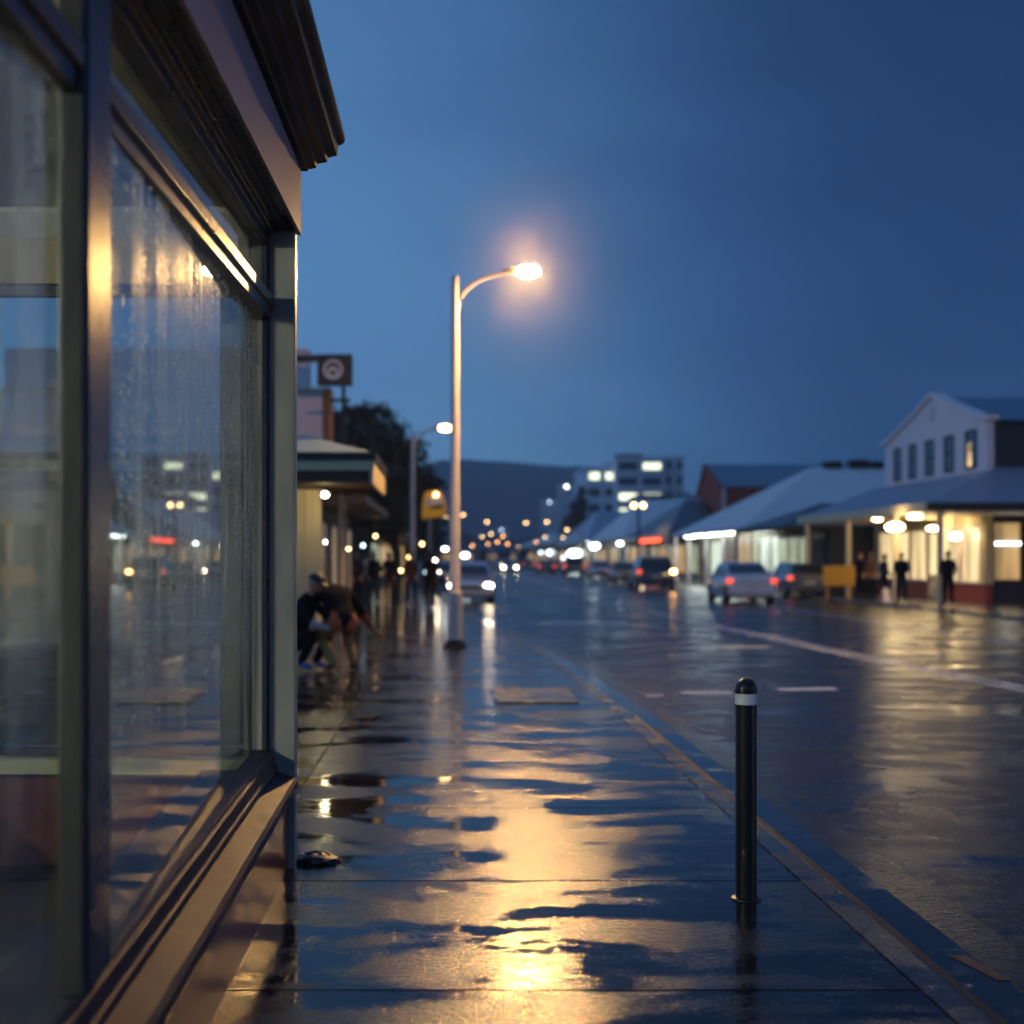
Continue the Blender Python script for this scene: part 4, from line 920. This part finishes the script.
# ------------------------------------------------------------------ cars
def car(label, loc, rotz, paint, kind='sedan', head=None, tail=None, indic=None, L=4.5, W=1.78, Hh=1.45, side=None):
    """origin under the middle of the rear, length along +Y (nose at +Y)"""
    t = thing('car', label, 'car', (0, 0, 0), 'cars along the street')
    if kind == 'sedan':
        low = [(0, .45, .62), (.02, .38, .92), (.12, .32, .98), (.9, .30, 1.0), (2.1, .28, .96), (3.2, .28, .93), (4.1, .30, .80), (4.4, .34, .68), (4.5, .42, .55)]
        cab = [(.75, 1.0), (1.45, 1.40), (2.3, 1.45), (2.9, 1.38), (3.65, .92)]
    else:
        low = [(0, .48, .70), (.02, .42, 1.0), (.10, .36, 1.08), (.9, .34, 1.10), (2.1, .32, 1.05), (3.2, .32, 1.02), (4.05, .34, .92), (4.4, .38, .78), (4.5, .46, .62)]
        cab = [(.08, 1.06), (.42, 1.60), (2.2, 1.68), (2.75, 1.60), (3.45, 1.0)]
    sl, sw, sh = L/4.5, W/1.78, Hh/(1.45 if kind == 'sedan' else 1.68)
    b = MB(); vs = []; fs = []
    for i, (y, z0, z1) in enumerate(low):
        e = 1-.10*(abs(y-2.25)/2.25)**3
        w = .89*e
        for (fx, fz) in ((-.86, 0), (-1, .25), (-1, .62), (-.95, .86), (-.82, 1), (.82, 1), (.95, .86), (1, .62), (1, .25), (.86, 0)):
            vs.append((fx*w*sw, y*sl, (z0-.12+(z1-z0+.12)*fz)*sh))
    n = 10
    for i in range(len(low)-1):
        for k in range(n): fs.append((i*n+k, i*n+(k+1) % n, (i+1)*n+(k+1) % n, (i+1)*n+k))
    fs.append(tuple(range(n))); fs.append(tuple((len(low)-1)*n+k for k in reversed(range(n))))
    b.add(vs, fs)
    # cabin shell
    zb = 1.0 if kind == 'sedan' else 1.08
    def cabw(z): return (.80-.32*(z-zb)/1.0)*sw*(1 if kind == 'sedan' else 1.03)
    vs = []; fs = []
    for (y, z) in cab:
        wt = cabw(z) if z > zb+.05 else .80*sw
        vs += [(-.80*sw, y*sl, (zb-.08)*sh), (-wt, y*sl, z*sh), (wt, y*sl, z*sh), (.80*sw, y*sl, (zb-.08)*sh)]
    for i in range(len(cab)-1):
        for k in range(3): fs.append((i*4+k, i*4+k+1, i*4+5+k, i*4+4+k))
    fs += [(0, 3, 2, 1), (len(cab)*4-4, len(cab)*4-3, len(cab)*4-2, len(cab)*4-1)]
    b.add(vs, fs)
    body = b.build('body', paint, t, smooth=True, bevel=.03)
    def q(a, z0f, b_, z1f, inset=.1, side=0): pass
    # rear window and windscreen
    def screen(name, A, B_, off):
        (ya, za), (yb, zb_) = A, B_
        d = Vector((0, yb-ya, zb_-za)); nrm = Vector((0, -(zb_-za), yb-ya)).normalized()*off
        if nrm.z < 0: nrm = -nrm
        m = MB(); pts = []
        for f_, w in ((.12, .70), (.88, None)):
            y_, z_ = ya+(yb-ya)*f_, za+(zb_-za)*f_; w_ = (cabw(max(z_, zb))-.09*sw)
            pts.append((w_, y_*sl+nrm.y, z_*sh+nrm.z))
        m.add([(-pts[0][0], pts[0][1], pts[0][2]), (pts[0][0], pts[0][1], pts[0][2]), (pts[1][0], pts[1][1], pts[1][2]), (-pts[1][0], pts[1][1], pts[1][2])], [(0, 1, 2, 3)])
        m.build(name, M['carglass'], t)
    screen('rear_window', cab[0], cab[1], .02); screen('windscreen', cab[-1], cab[-2], .02)
    for s in (-1, 1):
        for (ya, yb) in ((cab[1][0]-.25 if kind == 'sedan' else .55, 2.02), (2.12, cab[3][0]+.25)):
            m = MB(); z0, z1 = zb+.02, cab[2][1]-.13
            sa = .28 if ya < 1.6 and kind == 'sedan' else (.06 if ya < 1.6 else 0); sb_ = .38 if yb > 2.5 else 0
            def P(y, z): return (s*(.80*sw+(cabw(z)-.80*sw)*((z-zb+.08)/(cab[2][1]-zb+.08))*1.0+.016), y*sl, z*sh)
            def P(y, z):
                f_ = (z-(zb-.08))/(cab[2][1]-(zb-.08)); return (s*(.80*sw+(cabw(cab[2][1])-.80*sw)*f_+.018), y*sl, z*sh)
            m.add([P(ya, z0), P(yb, z0), P(yb-sb_, z1), P(ya+sa, z1)], [(0, 1, 2, 3)]); m.build('side_window', M['carglass'], t)
        MB().ell((s*.95*sw, 3.15*sl, (zb+.03)*sh), (.10, .06, .07), 8, 6).build('mirror', paint, t, smooth=True)
        # lights
        on = tail and (tail != 'one' or s < 0)
        zt_ = .80*sh if kind == 'sedan' else .92*sh
        m = MB(); m.box(s*.79*sw-.15, s*.79*sw+.09*1, -.012, .14, zt_-.085, zt_+.085)
        lab = m.build('taillight', (E['indic'] if (indic and s > 0) else E['tail']) if on else M['lenso'], t, bevel=.02)
        m = MB(); m.ell((s*.66*sw, 4.40*sl, (.62 if kind == 'sedan' else .74)*sh), (.17, .08, .085), 12, 6); m.build('headlight', E['head'] if head and (head != 'one' or s < 0) else M['hlo'], t, smooth=True)
        for yw in (.85, 3.65):
            rw = .32 if kind == 'sedan' else .36
            w = subroot(MB().tube([(s*(.90*sw-.22), yw*sl, rw), (s*(.90*sw), yw*sl, rw)], rw, 20).build('wheel', M['tyre'], t, bevel=.02), t)
            MB().tube([(s*(.90*sw+.001), yw*sl, rw), (s*(.90*sw+.012), yw*sl, rw)], rw*.62, 12).build('rim', M['rim'], w)
    MB().box(-.26, .26, -.022, -.006, .62*sh, .75*sh).build('number_plate', M['plate'], t)
    MB().box(-.86*sw, .86*sw, -.05, .10, .30*sh, .50*sh).build('rear_bumper', paint, t, bevel=.03)
    MB().box(-.80*sw, .80*sw, 4.36*sl, 4.53*sl, .28*sh, .46*sh).build('front_bumper', M['dwall'] if paint != M['white'] else paint, t, bevel=.03)
    MB().box(-.42*sw, .42*sw, 4.45*sl, 4.515*sl, .50*sh, .62*sh).build('grille', M['black'], t)
    t.location = loc; t.rotation_euler = (0, 0, rotz)
    return t
c = gnd(757, 604, ZR); car('silver sedan with red tail lights driving away on the right', (c.x-.15, c.y, ZR), 0, M['silver'], tail=True, Hh=1.5)
c = gnd(807, 597.5, ZR); car('dark grey hatchback parked right of the silver sedan', (c.x+.1, c.y, ZR), R(2), M['greycar'], 'suv', tail='one', L=4.1, W=1.72, Hh=1.5)
c = gnd(657, 590.5, ZR); car('black off-roader with one bright amber light ahead of the silver sedan', (c.x, c.y, ZR), 0, M['blackcar'], 'suv', tail=True, indic=True, W=1.95, Hh=1.75)
c = gnd(474, 603.5, ZR); car('white car facing the camera beside the near lamp pole with headlights on', (c.x-.12, c.y+4.5, ZR), R(180), M['white'], head='both', Hh=1.5, W=1.75)
c = gnd(631, 586, ZR); car('bronze car partly hidden left of the black off-roader', (c.x+.35, c.y+8, ZR), R(180), M['orangecar'], head='one')
c = gnd(604, 579, ZR); car('silver car farther off beyond the bronze car', (c.x, c.y+4.5, ZR), R(178), M['silver'], head='one')
c = gnd(575, 576, ZR); car('dark off-roader with red tail lights under the long white light', (c.x, c.y, ZR), 0, M['blackcar'], 'suv', tail=True, Hh=1.8, W=1.95)
c = gnd(547, 574, ZR); car('dark red car with lit tail lights in the middle of the far road', (c.x, c.y, ZR), 0, M['redcar'], tail=True)
c = gnd(510, 573.5, ZR); car('oncoming pale car with two bright headlights far down the road', (c.x, c.y+4.5, ZR), R(180), M['white'], head='both')
c = gnd(497, 569, ZR); car('oncoming car far behind the pale one', (c.x, c.y+4.5, ZR), R(180), M['silver'], head='one')
c = gnd(528, 570, ZR); car('grey car with tail lights farthest down the road', (c.x, c.y, ZR), 0, M['greycar'], 'suv', tail=True)
c = gnd(563, 572, ZR); car('dark hatchback with tail lights behind the dark off-roader', (c.x, c.y+10, ZR), 0, M['greycar'], tail=True)
c = gnd(434, 590, ZR); car('dark car parked behind the yellow sign post on the left', (c.x+.3, c.y+8, ZR), R(180), M['blackcar'], 'suv')

# ------------------------------------------------------------------ yellow board
t = thing('yellow_board', 'yellow board on short legs beside a verandah post', 'board', (at(838, 0, 52).x, 52, 0))
a, b = at(823, 565.5, 52), at(855, 586, 52)
MB().box(a.x, b.x, 52, 52.06, b.z, a.z).build('panel', M['yellow'], t, bevel=.02)
for x in (a.x+.15, b.x-.2): MB().box(x, x+.06, 52.065, 52.12, 0, a.z-.1).build('leg', M['yellow'], t)
# white a-board near the posts
t = thing('sandwich_board', 'small pale sandwich board on the footpath under the verandah', 'board', (at(886, 0, 49).x, 49, 0))
x = at(886, 0, 49).x
m = MB(); m.add([(x-.14, 48.8, 0), (x+.14, 48.8, 0), (x+.12, 49.0, .5), (x-.12, 49.0, .5)], [(0, 1, 2, 3)]); m.build('front_panel', M['ltwall'], t)
m = MB(); m.add([(x-.14, 49.25, 0), (x+.14, 49.25, 0), (x+.12, 49.02, .5), (x-.12, 49.02, .5)], [(0, 1, 2, 3)]); m.build('back_panel', M['ltwall'], t)

# ------------------------------------------------------------------ people
def person(label, loc, rotz, J, cloth, name='person', scale=1.0, hair=True, hood=False, cap=None, hands=True, bag=None, group=None):
    """J: joints (metres, facing -Y, feet at z=0). cloth: dict region->material key"""
    order = ['pelvis', 'belly', 'chest', 'neck', 'head0']
    pts = {}; rad = {}
    def add(k, p, r, ry=None): pts[k] = Vector(p); rad[k] = (r, ry or r)
    add('pelvis', J['pelvis'], .165, .13); add('belly', J['belly'], .16, .125); add('chest', J['chest'], .18, .13); add('neck', J['neck'], .058); add('head0', J['neck'].lerp(J['head'], .45) if isinstance(J['neck'], Vector) else J['neck'], .055)
    edges = [('pelvis', 'belly'), ('belly', 'chest'), ('chest', 'neck'), ('neck', 'head0')]
    for s in 'lr':
        add('sh'+s, J['sh'+s], .078); add('el'+s, J['el'+s], .058); add('wr'+s, J['wr'+s], .038); add('ha'+s, J['ha'+s], .036, .022)
        add('hi'+s, J['hi'+s], .108); add('kn'+s, J['kn'+s], .078); add('an'+s, J['an'+s], .055); add('to'+s, J['to'+s], .034, .03)
        edges += [('chest', 'sh'+s), ('sh'+s, 'el'+s), ('el'+s, 'wr'+s), ('wr'+s, 'ha'+s), ('pelvis', 'hi'+s), ('hi'+s, 'kn'+s), ('kn'+s, 'an'+s), ('an'+s, 'to'+s)]
        fd = (pts['ha'+s]-pts['wr'+s]).normalized(); sd = fd.cross(Vector((0, 0, 1)))
        sd = sd.normalized() if sd.length > .1 else Vector((1, 0, 0))
        for i, (o_, l_) in enumerate(((-.03, .07), (-.01, .085), (.01, .08), (.03, .062))):
            k = 'f%s%d' % (s, i); add(k, pts['ha'+s]+fd*.03+sd*o_, .010); add(k+'b', pts['ha'+s]+fd*(.03+l_)+sd*o_*1.15+Vector((0, 0, -.02)), .008)
            edges += [('ha'+s, k), (k, k+'b')]
        k = 'th'+s; add(k, pts['wr'+s].lerp(pts['ha'+s], .5)+sd*.05*(1 if s == 'l' else -1), .011); edges += [('wr'+s, k)]
    keys = list(pts); idx = {k: i for i, k in enumerate(keys)}
    me = bpy.data.meshes.new('tmp'); me.from_pydata([pts[k] for k in keys], [(idx[a], idx[b]) for a, b in edges], [])
    ob = bpy.data.objects.new('tmp', me); C.objects.link(ob)
    ob.modifiers.new('s', 'SKIN')
    for i, k in enumerate(keys):
        sv = me.skin_vertices[0].data[i]; sv.radius = rad[k]; sv.use_root = (k == 'pelvis')
    sd_ = ob.modifiers.new('d', 'SUBSURF'); sd_.levels = 2; sd_.render_levels = 2
    dg = bpy.context.evaluated_depsgraph_get(); ev = ob.evaluated_get(dg); em = bpy.data.meshes.new_from_object(ev)
    bm = bmesh.new(); bm.from_mesh(em)
    bpy.data.objects.remove(ob); bpy.data.meshes.remove(em)
    regs = [('pelvis', 'belly', 'top'), ('belly', 'chest', 'top'), ('chest', 'neck', 'top'), ('neck', 'head0', 'skin')]
    for s in 'lr': regs += [('chest', 'sh'+s, 'top'), ('sh'+s, 'el'+s, 'top'), ('el'+s, 'wr'+s, 'sleeve'), ('wr'+s, 'ha'+s, 'skin'), ('pelvis', 'hi'+s, 'hips'), ('hi'+s, 'kn'+s, 'legs'), ('kn'+s, 'an'+s, 'shin'), ('an'+s, 'to'+s, 'shoe')]
    slots = ['top', 'sleeve', 'hips', 'legs', 'shin', 'shoe', 'skin']
    mats = [cloth.get(k) or {'sleeve': cloth['top'], 'hips': cloth['legs'], 'shin': cloth['legs'], 'shoe': 'shoe', 'skin': 'skin'}.get(k) for k in slots]
    def segd(p, a, b_):
        d = b_-a; t_ = max(0, min(1, (p-a).dot(d)/max(1e-6, d.dot(d)))); return (p-a-d*t_).length
    for f in bm.faces:
        c_ = f.calc_center_median(); best = min(regs, key=lambda q_: segd(c_, pts[q_[0]], pts[q_[1]])-rad[q_[1]][0]*.3)
        rgn = best[2]
        for s in 'lr':
            if (c_-pts['ha'+s]).length < .12 and (c_-pts['wr'+s]).length > .03: rgn = 'skin'
        f.material_index = slots.index(rgn); f.smooth = True
    # head: skull, jaw, nose, ears joined in the same mesh
    hd = Vector(J['head']); fwd = Vector(J.get('face', (0, -1, -.1))).normalized(); upv = (hd-pts['neck']).normalized() if 'up' not in J else Vector(J['up'])
    rt = fwd.cross(upv).normalized(); upv = rt.cross(fwd).normalized()
    def blob(c_, r_, nu, nv, mi):
        mb = MB(); mb.ell((0, 0, 0), (1, 1, 1), nu, nv)
        vv = [bm.verts.new(hd+rt*(c_[0]+x*r_[0])+fwd*(c_[1]+y*r_[1])+upv*(c_[2]+z*r_[2])) for x, y, z in mb.v]
        for f_ in mb.f:
            nf = bm.faces.new([vv[i] for i in f_]); nf.material_index = mi; nf.smooth = True
    blob((0, 0, .01), (.076, .095, .105), 16, 12, 6); blob((0, .022, -.055), (.055, .066, .06), 12, 8, 6); blob((0, .098, -.012), (.012, .018, .022), 8, 6, 6)
    for s in (-1, 1): blob((s*.077, -.005, -.01), (.012, .02, .03), 8, 6, 6); 
    mats2 = mats+['black', 'redriser']
    for s in (-1, 1): blob((s*.030, .088, .012), (.011, .008, .008), 8, 6, 7)
    blob((0, .088, -.055), (.022, .008, .006), 8, 5, 8)
    me = bpy.data.meshes.new('body'); bmesh.ops.recalc_face_normals(bm, faces=bm.faces); bm.to_mesh(me); bm.free()
    for k in mats2: me.materials.append(M[k])
    t = thing(name, label, 'person', (0, 0, 0), group)
    o = bpy.data.objects.new('body', me); C.objects.link(o); o.parent = t
    def hb(nm, parts, mk):
        mb = MB()
        for c_, r_, z0 in parts:
            e_ = MB(); e_.ell((0, 0, 0), (1, 1, 1), 18, 9, z0, 1)
            mb.add([hd+rt*(c_[0]+x*r_[0])+fwd*(c_[1]+y*r_[1])+upv*(c_[2]+z*r_[2]) for x, y, z in e_.v], e_.f)
        return mb.build(nm, M[mk], t, smooth=True)
    if cap: hb('cap', [((0, -.01, .045), (.086, .105, .085), -.1), ((0, .10, .045), (.06, .07, .012), -1)], cap)
    else: hb('hair', [((0, -.018, .028), (.084, .100, .100), -.15), ((0, -.045, -.01), (.078, .072, .09), -1)], 'hair')
    if bag:
        mb = MB(); p = Vector(J['chest'])+Vector((0, .2, -.12)); mb.ell(p, (.15, .11, .22), 14, 10); mb.build('backpack', M[bag], t, smooth=True)
    t.location = loc; t.rotation_euler = (0, 0, rotz); t.scale = (scale,)*3
    return t
V3 = Vector
def standing(stride=0.0, arm=0.0, lean=0.0, headturn=0.0, bent=0.0):
    J = dict(pelvis=V3((0, 0, .93)), belly=V3((0, lean*.3, 1.08)), chest=V3((0, lean*.7-.0, 1.30)), neck=V3((0, lean-.02, 1.48)), head=V3((0, lean-.04, 1.63)), face=(math.sin(headturn), -math.cos(headturn), -.12))
    for s, k in ((-1, 'r'), (1, 'l')):
        f = stride*s
        J['sh'+k] = V3((s*.17, lean*.8, 1.40)); J['el'+k] = V3((s*.225, lean*.6+f*.35+.02, 1.13)); J['wr'+k] = V3((s*(.21-arm*.10), lean*.4+f*.5-.10-arm*.12, .90+arm*.15)); J['ha'+k] = J['wr'+k]+V3((-s*.01, -.03-arm*.04, -.08+arm*.05))
        J['hi'+k] = V3((s*.09, 0, .88)); J['kn'+k] = V3((s*.10, -f*.55-.03, .49)); J['an'+k] = V3((s*.11, -f*.95 + (.06 if f < 0 else 0), .085+(.06 if f < 0 else 0))); J['to'+k] = J['an'+k]+V3((s*.02, -.15, -.05))
    return J
PG = 'people under the corner shop verandah'
q = at(948, 0, 44.2); person('person in dark clothes standing with back turned beside the right verandah post', (q.x, 44.2, 0), R(165), standing(.05, .6), dict(top='jacket', legs='jacket'), group=PG, scale=1.02)
q = at(901.5, 0, 47.2); person('person in a black jacket and dark trousers standing between the verandah posts', (q.x, 47.2, 0), R(170), standing(.14, .8), dict(top='jacket', legs='navy'), group=PG, scale=1.0)
q = at(884, 0, 50.5); person('person in dark clothes behind the sandwich board', (q.x, 50.5, 0), R(100), standing(.1, .5), dict(top='navy', legs='jacket'), group=PG, scale=.97)
q = at(870, 0, 53); person('person in brown jacket in the shade left of the sandwich board', (q.x, 53, 0), R(20), standing(.05, .3), dict(top='brownc', legs='jacket'), group=PG)
q = at(861, 0, 54.5); person('person in black farthest left under the verandah', (q.x, 54.5, 0), R(-30), standing(.1, .3), dict(top='jacket', legs='jacket'), group=PG)
WG = 'people walking on the left footpath'
q = at(389, 0, 51); person('walker in a dark coat in the middle of the left footpath', (q.x, 51, 0), R(180), standing(.25, .1), dict(top='jacket', legs='brownc'), group=WG)
q = at(357, 0, 47); person('walker in dark clothes close to the dark shopfront', (q.x, 47, 0), R(0), standing(.2, .2), dict(top='navy', legs='jacket'), group=WG)
q = at(347, 0, 43); person('walker in brown beside the walker at the dark shopfront', (q.x, 43, 0), R(10), standing(.15, .2), dict(top='brownc', legs='jacket'), group=WG)
q = at(430, 0, 43); person('person in a long dark coat just left of the near lamp pole', (q.x, 43, 0), R(175), standing(.08, .2), dict(top='jacket', legs='jacket', shin='jacket'), group=WG)
q = at(366, 0, 55); person('person in pale top under the street trees', (q.x, 55, 0), R(170), standing(.12, .2), dict(top='palec', legs='navy'), group=WG)
q = at(374, 0, 49); person('walker in black just left of the walker in the dark coat', (q.x, 49, 0), R(190), standing(.2, .1), dict(top='jacket', legs='navy'), group=WG)
q = at(411, 0, 46); person('person in brown standing by the second lamp pole', (q.x, 46, 0), R(10), standing(.1, .3), dict(top='brownc', legs='jacket'), group=WG)
q = at(690, 0, 84); person('person in dark clothes by the far shop beside the silver sedan', (16.2, 88, 0), R(60), standing(.15, .2), dict(top='jacket', legs='jacket'), group='people by the hall')
q = at(706, 0, 84); person('person in pale top by the far shop beside the silver sedan', (16.6, 89.5, 0), R(60), standing(.15, .2), dict(top='palec', legs='jacket'), group='people by the hall')
# the stooping person with an arm stretched out, and the crouching one
J = dict(pelvis=V3((0, .06, .62)), belly=V3((.02, -.06, .72)), chest=V3((.0, -.20, .93)), neck=V3((-.05, -.33, 1.02)), head=V3((-.12, -.42, 1.05)), face=(-.5, -.7, -.5), up=(-.3, -.5, .8),
         shl=V3((.17, -.22, .95)), ell=V3((.40, -.30, .70)), wrl=V3((.53, -.34, .50)), hal=V3((.62, -.36, .44)),
         shr=V3((-.19, -.26, .93)), elr=V3((-.30, -.42, .72)), wrr=V3((-.20, -.58, .58)), har=V3((-.14, -.64, .54)),
         hil=V3((.11, .07, .58)), knl=V3((.17, -.26, .44)), anl=V3((.16, .04, .09)), tol=V3((.18, -.12, .035)),
         hir=V3((-.10, .07, .58)), knr=V3((-.18, -.24, .42)), anr=V3((-.12, .08, .09)), tor=V3((-.14, -.08, .035)))
J = {k: (V3((-v[0], v[1], v[2])) if isinstance(v, Vector) else (-v[0], v[1], v[2])) for k, v in J.items()}
for a_, b_ in (('sh', 'sh'), ('el', 'el'), ('wr', 'wr'), ('ha', 'ha'), ('hi', 'hi'), ('kn', 'kn'), ('an', 'an'), ('to', 'to')):
    J[a_+'l'], J[a_+'r'] = J[a_+'r'], J[a_+'l']
q = at(341, 0, 19.2)
person('stooping person in black top and mustard trousers reaching out with one arm', (q.x, 19.2, 0), R(205), J, dict(top='jacket', sleeve='orangec', hips='orangec', legs='khaki', shoe='shoe'), scale=1.12)
J = dict(pelvis=V3((0, .12, .34)), belly=V3((0, .06, .50)), chest=V3((0, -.06, .74)), neck=V3((0, -.12, .93)), head=V3((0, -.20, 1.07)), face=(0, -1, -.45),
         shl=V3((.18, -.08, .82)), ell=V3((.25, -.28, .62)), wrl=V3((.12, -.48, .55)), hal=V3((.06, -.54, .54)),
         shr=V3((-.18, -.08, .82)), elr=V3((-.26, -.26, .60)), wrr=V3((-.12, -.46, .52)), har=V3((-.06, -.52, .50)),
         hil=V3((.10, .10, .32)), knl=V3((.20, -.32, .50)), anl=V3((.16, -.10, .09)), tol=V3((.18, -.27, .04)),
         hir=V3((-.10, .10, .32)), knr=V3((-.20, -.30, .48)), anr=V3((-.16, -.08, .09)), tor=V3((-.18, -.25, .04)))
q = at(303, 0, 19.6)
person('crouching person in a dark cap and pale sleeves beside the shop corner post', (q.x, 19.4, 0), R(65), J, dict(top='jacket', sleeve='palec', legs='jacket', shoe='blueshoe'), cap='black', scale=1.12)

# ------------------------------------------------------------------ camera
cam = bpy.data.cameras.new('camera'); co = bpy.data.objects.new('camera', cam); C.objects.link(co)
co.location = (0, 0, CH); co.rotation_euler = (R(90), 0, 0)
cam.sensor_width = 36; cam.sensor_fit = 'HORIZONTAL'; cam.lens = F/1024*36
cam.shift_x = (512-CX)/1024; cam.shift_y = (HY-512)/1024
cam.clip_start = .05; cam.clip_end = 6000
cam.dof.use_dof = True; cam.dof.focus_distance = 6.6; cam.dof.aperture_fstop = 1.5
bpy.context.scene.camera = co

# ------------------------------------------------------------------ sky, sun
sc = bpy.context.scene
w = bpy.data.worlds.new('World'); sc.world = w; w.use_nodes = True
N = w.node_tree.nodes; L = w.node_tree.links; bg = N['Background']
SUN_EL, SUN_ROT = 0, -75
sky = N.new('ShaderNodeTexSky'); sky.sky_type = 'NISHITA'; sky.sun_disc = False
sky.sun_elevation = R(SUN_EL); sky.sun_rotation = R(SUN_ROT); sky.air_density = 1.0; sky.dust_density = .5; sky.ozone_density = 3.4
# overcast dusk: the glow near the horizon is hidden, the cloud thins towards the sunset on the left
tcw = N.new('ShaderNodeTexCoord'); sp = N.new('ShaderNodeSeparateXYZ'); L.new(tcw.outputs['Generated'], sp.inputs[0])
def wm(op, a, b):
    n = N.new('ShaderNodeMath'); n.operation = op
    for i, v in enumerate((a, b)):
        if isinstance(v, (int, float)): n.inputs[i].default_value = v
        else: L.new(v, n.inputs[i])
    return n.outputs[0]
cb = N.new('ShaderNodeCombineXYZ'); L.new(sp.outputs[0], cb.inputs[0]); L.new(sp.outputs[1], cb.inputs[1])
L.new(wm('ADD', wm('MULTIPLY', wm('MAXIMUM', sp.outputs[2], -.05), .75), .22), cb.inputs[2])
nv = N.new('ShaderNodeVectorMath'); nv.operation = 'NORMALIZE'; L.new(cb.outputs[0], nv.inputs[0]); L.new(nv.outputs[0], sky.inputs[0])
cn = N.new('ShaderNodeTexNoise'); cn.inputs['Scale'].default_value = 2.2; cn.inputs['Detail'].default_value = 3
mpw = N.new('ShaderNodeMapping'); mpw.inputs['Scale'].default_value = (1, 1, 2.2); L.new(tcw.outputs['Generated'], mpw.inputs[0]); L.new(mpw.outputs[0], cn.inputs['Vector'])
zt = wm('MINIMUM', wm('MAXIMUM', wm('MULTIPLY', wm('SUBTRACT', sp.outputs[2], .42), 2.2), 0.0), 1.0)      # 0 low in the sky, 1 overhead
gx = wm('ADD', wm('MULTIPLY', sp.outputs[0], wm('SUBTRACT', 1.0, zt)), wm('MULTIPLY', wm('SUBTRACT', cn.outputs['Fac'], .5), .36))
rp = N.new('ShaderNodeValToRGB'); rp.color_ramp.interpolation = 'B_SPLINE'
L.new(wm('ADD', wm('MULTIPLY', gx, 1.0), .5), rp.inputs[0])
els = rp.color_ramp.elements
els[0].position = 0; els[0].color = (1, 1.06, .87, 1); els[1].position = 1; els[1].color = (.10, .17, .24, 1)
for pos, col in ((.40, (1.0, 1.06, .87)), (.50, (.92, .97, .84)), (.60, (.52, .62, .60)), (.70, (.22, .32, .38)), (.82, (.10, .17, .24))):
    e_ = els.new(pos); e_.color = (*col, 1)
mm_ = N.new('ShaderNodeMix'); mm_.data_type = 'RGBA'; mm_.blend_type = 'MULTIPLY'; mm_.inputs[0].default_value = 1
L.new(sky.outputs[0], mm_.inputs[6]); L.new(rp.outputs[0], mm_.inputs[7])
low_dim = wm('SUBTRACT', 1.0, wm('MULTIPLY', wm('MINIMUM', wm('MAXIMUM', wm('MULTIPLY', wm('SUBTRACT', sp.outputs[2], .12), 3.5), 0.0), 1.0), .30))
gain = wm('ADD', wm('MULTIPLY', low_dim, wm('SUBTRACT', 1.0, zt)), wm('MULTIPLY', zt, 1.1))
sc_ = N.new('ShaderNodeVectorMath'); sc_.operation = 'SCALE'; L.new(mm_.outputs[2], sc_.inputs[0]); L.new(gain, sc_.inputs['Scale'])
L.new(sc_.outputs[0], bg.inputs[0]); bg.inputs[1].default_value = .15
s = bpy.data.lights.new('sun', 'SUN'); s.energy = .01; s.angle = R(12); s.color = (1, .85, .7)
so = bpy.data.objects.new('sun', s); C.objects.link(so); so.rotation_euler = (R(84), 0, R(75))

HAZE = True
if HAZE:
    m, nt, NN, LL, p = nodes('haze_volume'); NN.remove(p)
    v = NN.new('ShaderNodeVolumePrincipled'); v.inputs['Color'].default_value = (.75, .85, 1, 1); v.inputs['Density'].default_value = .0006
    LL.new(v.outputs[0], NN['Material Output'].inputs['Volume'])
    o = MB().box(-1420, 1420, -100, 1520, -62, 190).build('haze', m); tag(o, 'thin blue evening haze over the whole town', None, None, 'stuff')

sc.render.engine = 'CYCLES'
sc.view_settings.view_transform = 'Standard'; sc.view_settings.look = 'None'; sc.view_settings.gamma = 1; sc.view_settings.exposure = EXPO
cy = sc.cycles
cy.use_denoising = True; cy.denoising_prefilter = 'ACCURATE'; cy.max_bounces = 8; cy.glossy_bounces = 4; cy.diffuse_bounces = 2; cy.transparent_max_bounces = 16; cy.transmission_bounces = 4; cy.volume_bounces = 0
cy.sample_clamp_indirect = 6; cy.sample_clamp_direct = 80; cy.caustics_reflective = True; cy.blur_glossy = .6
cy.volume_step_rate = 2
for o in bpy.data.objects:
    if '_o' in o: del o['_o']
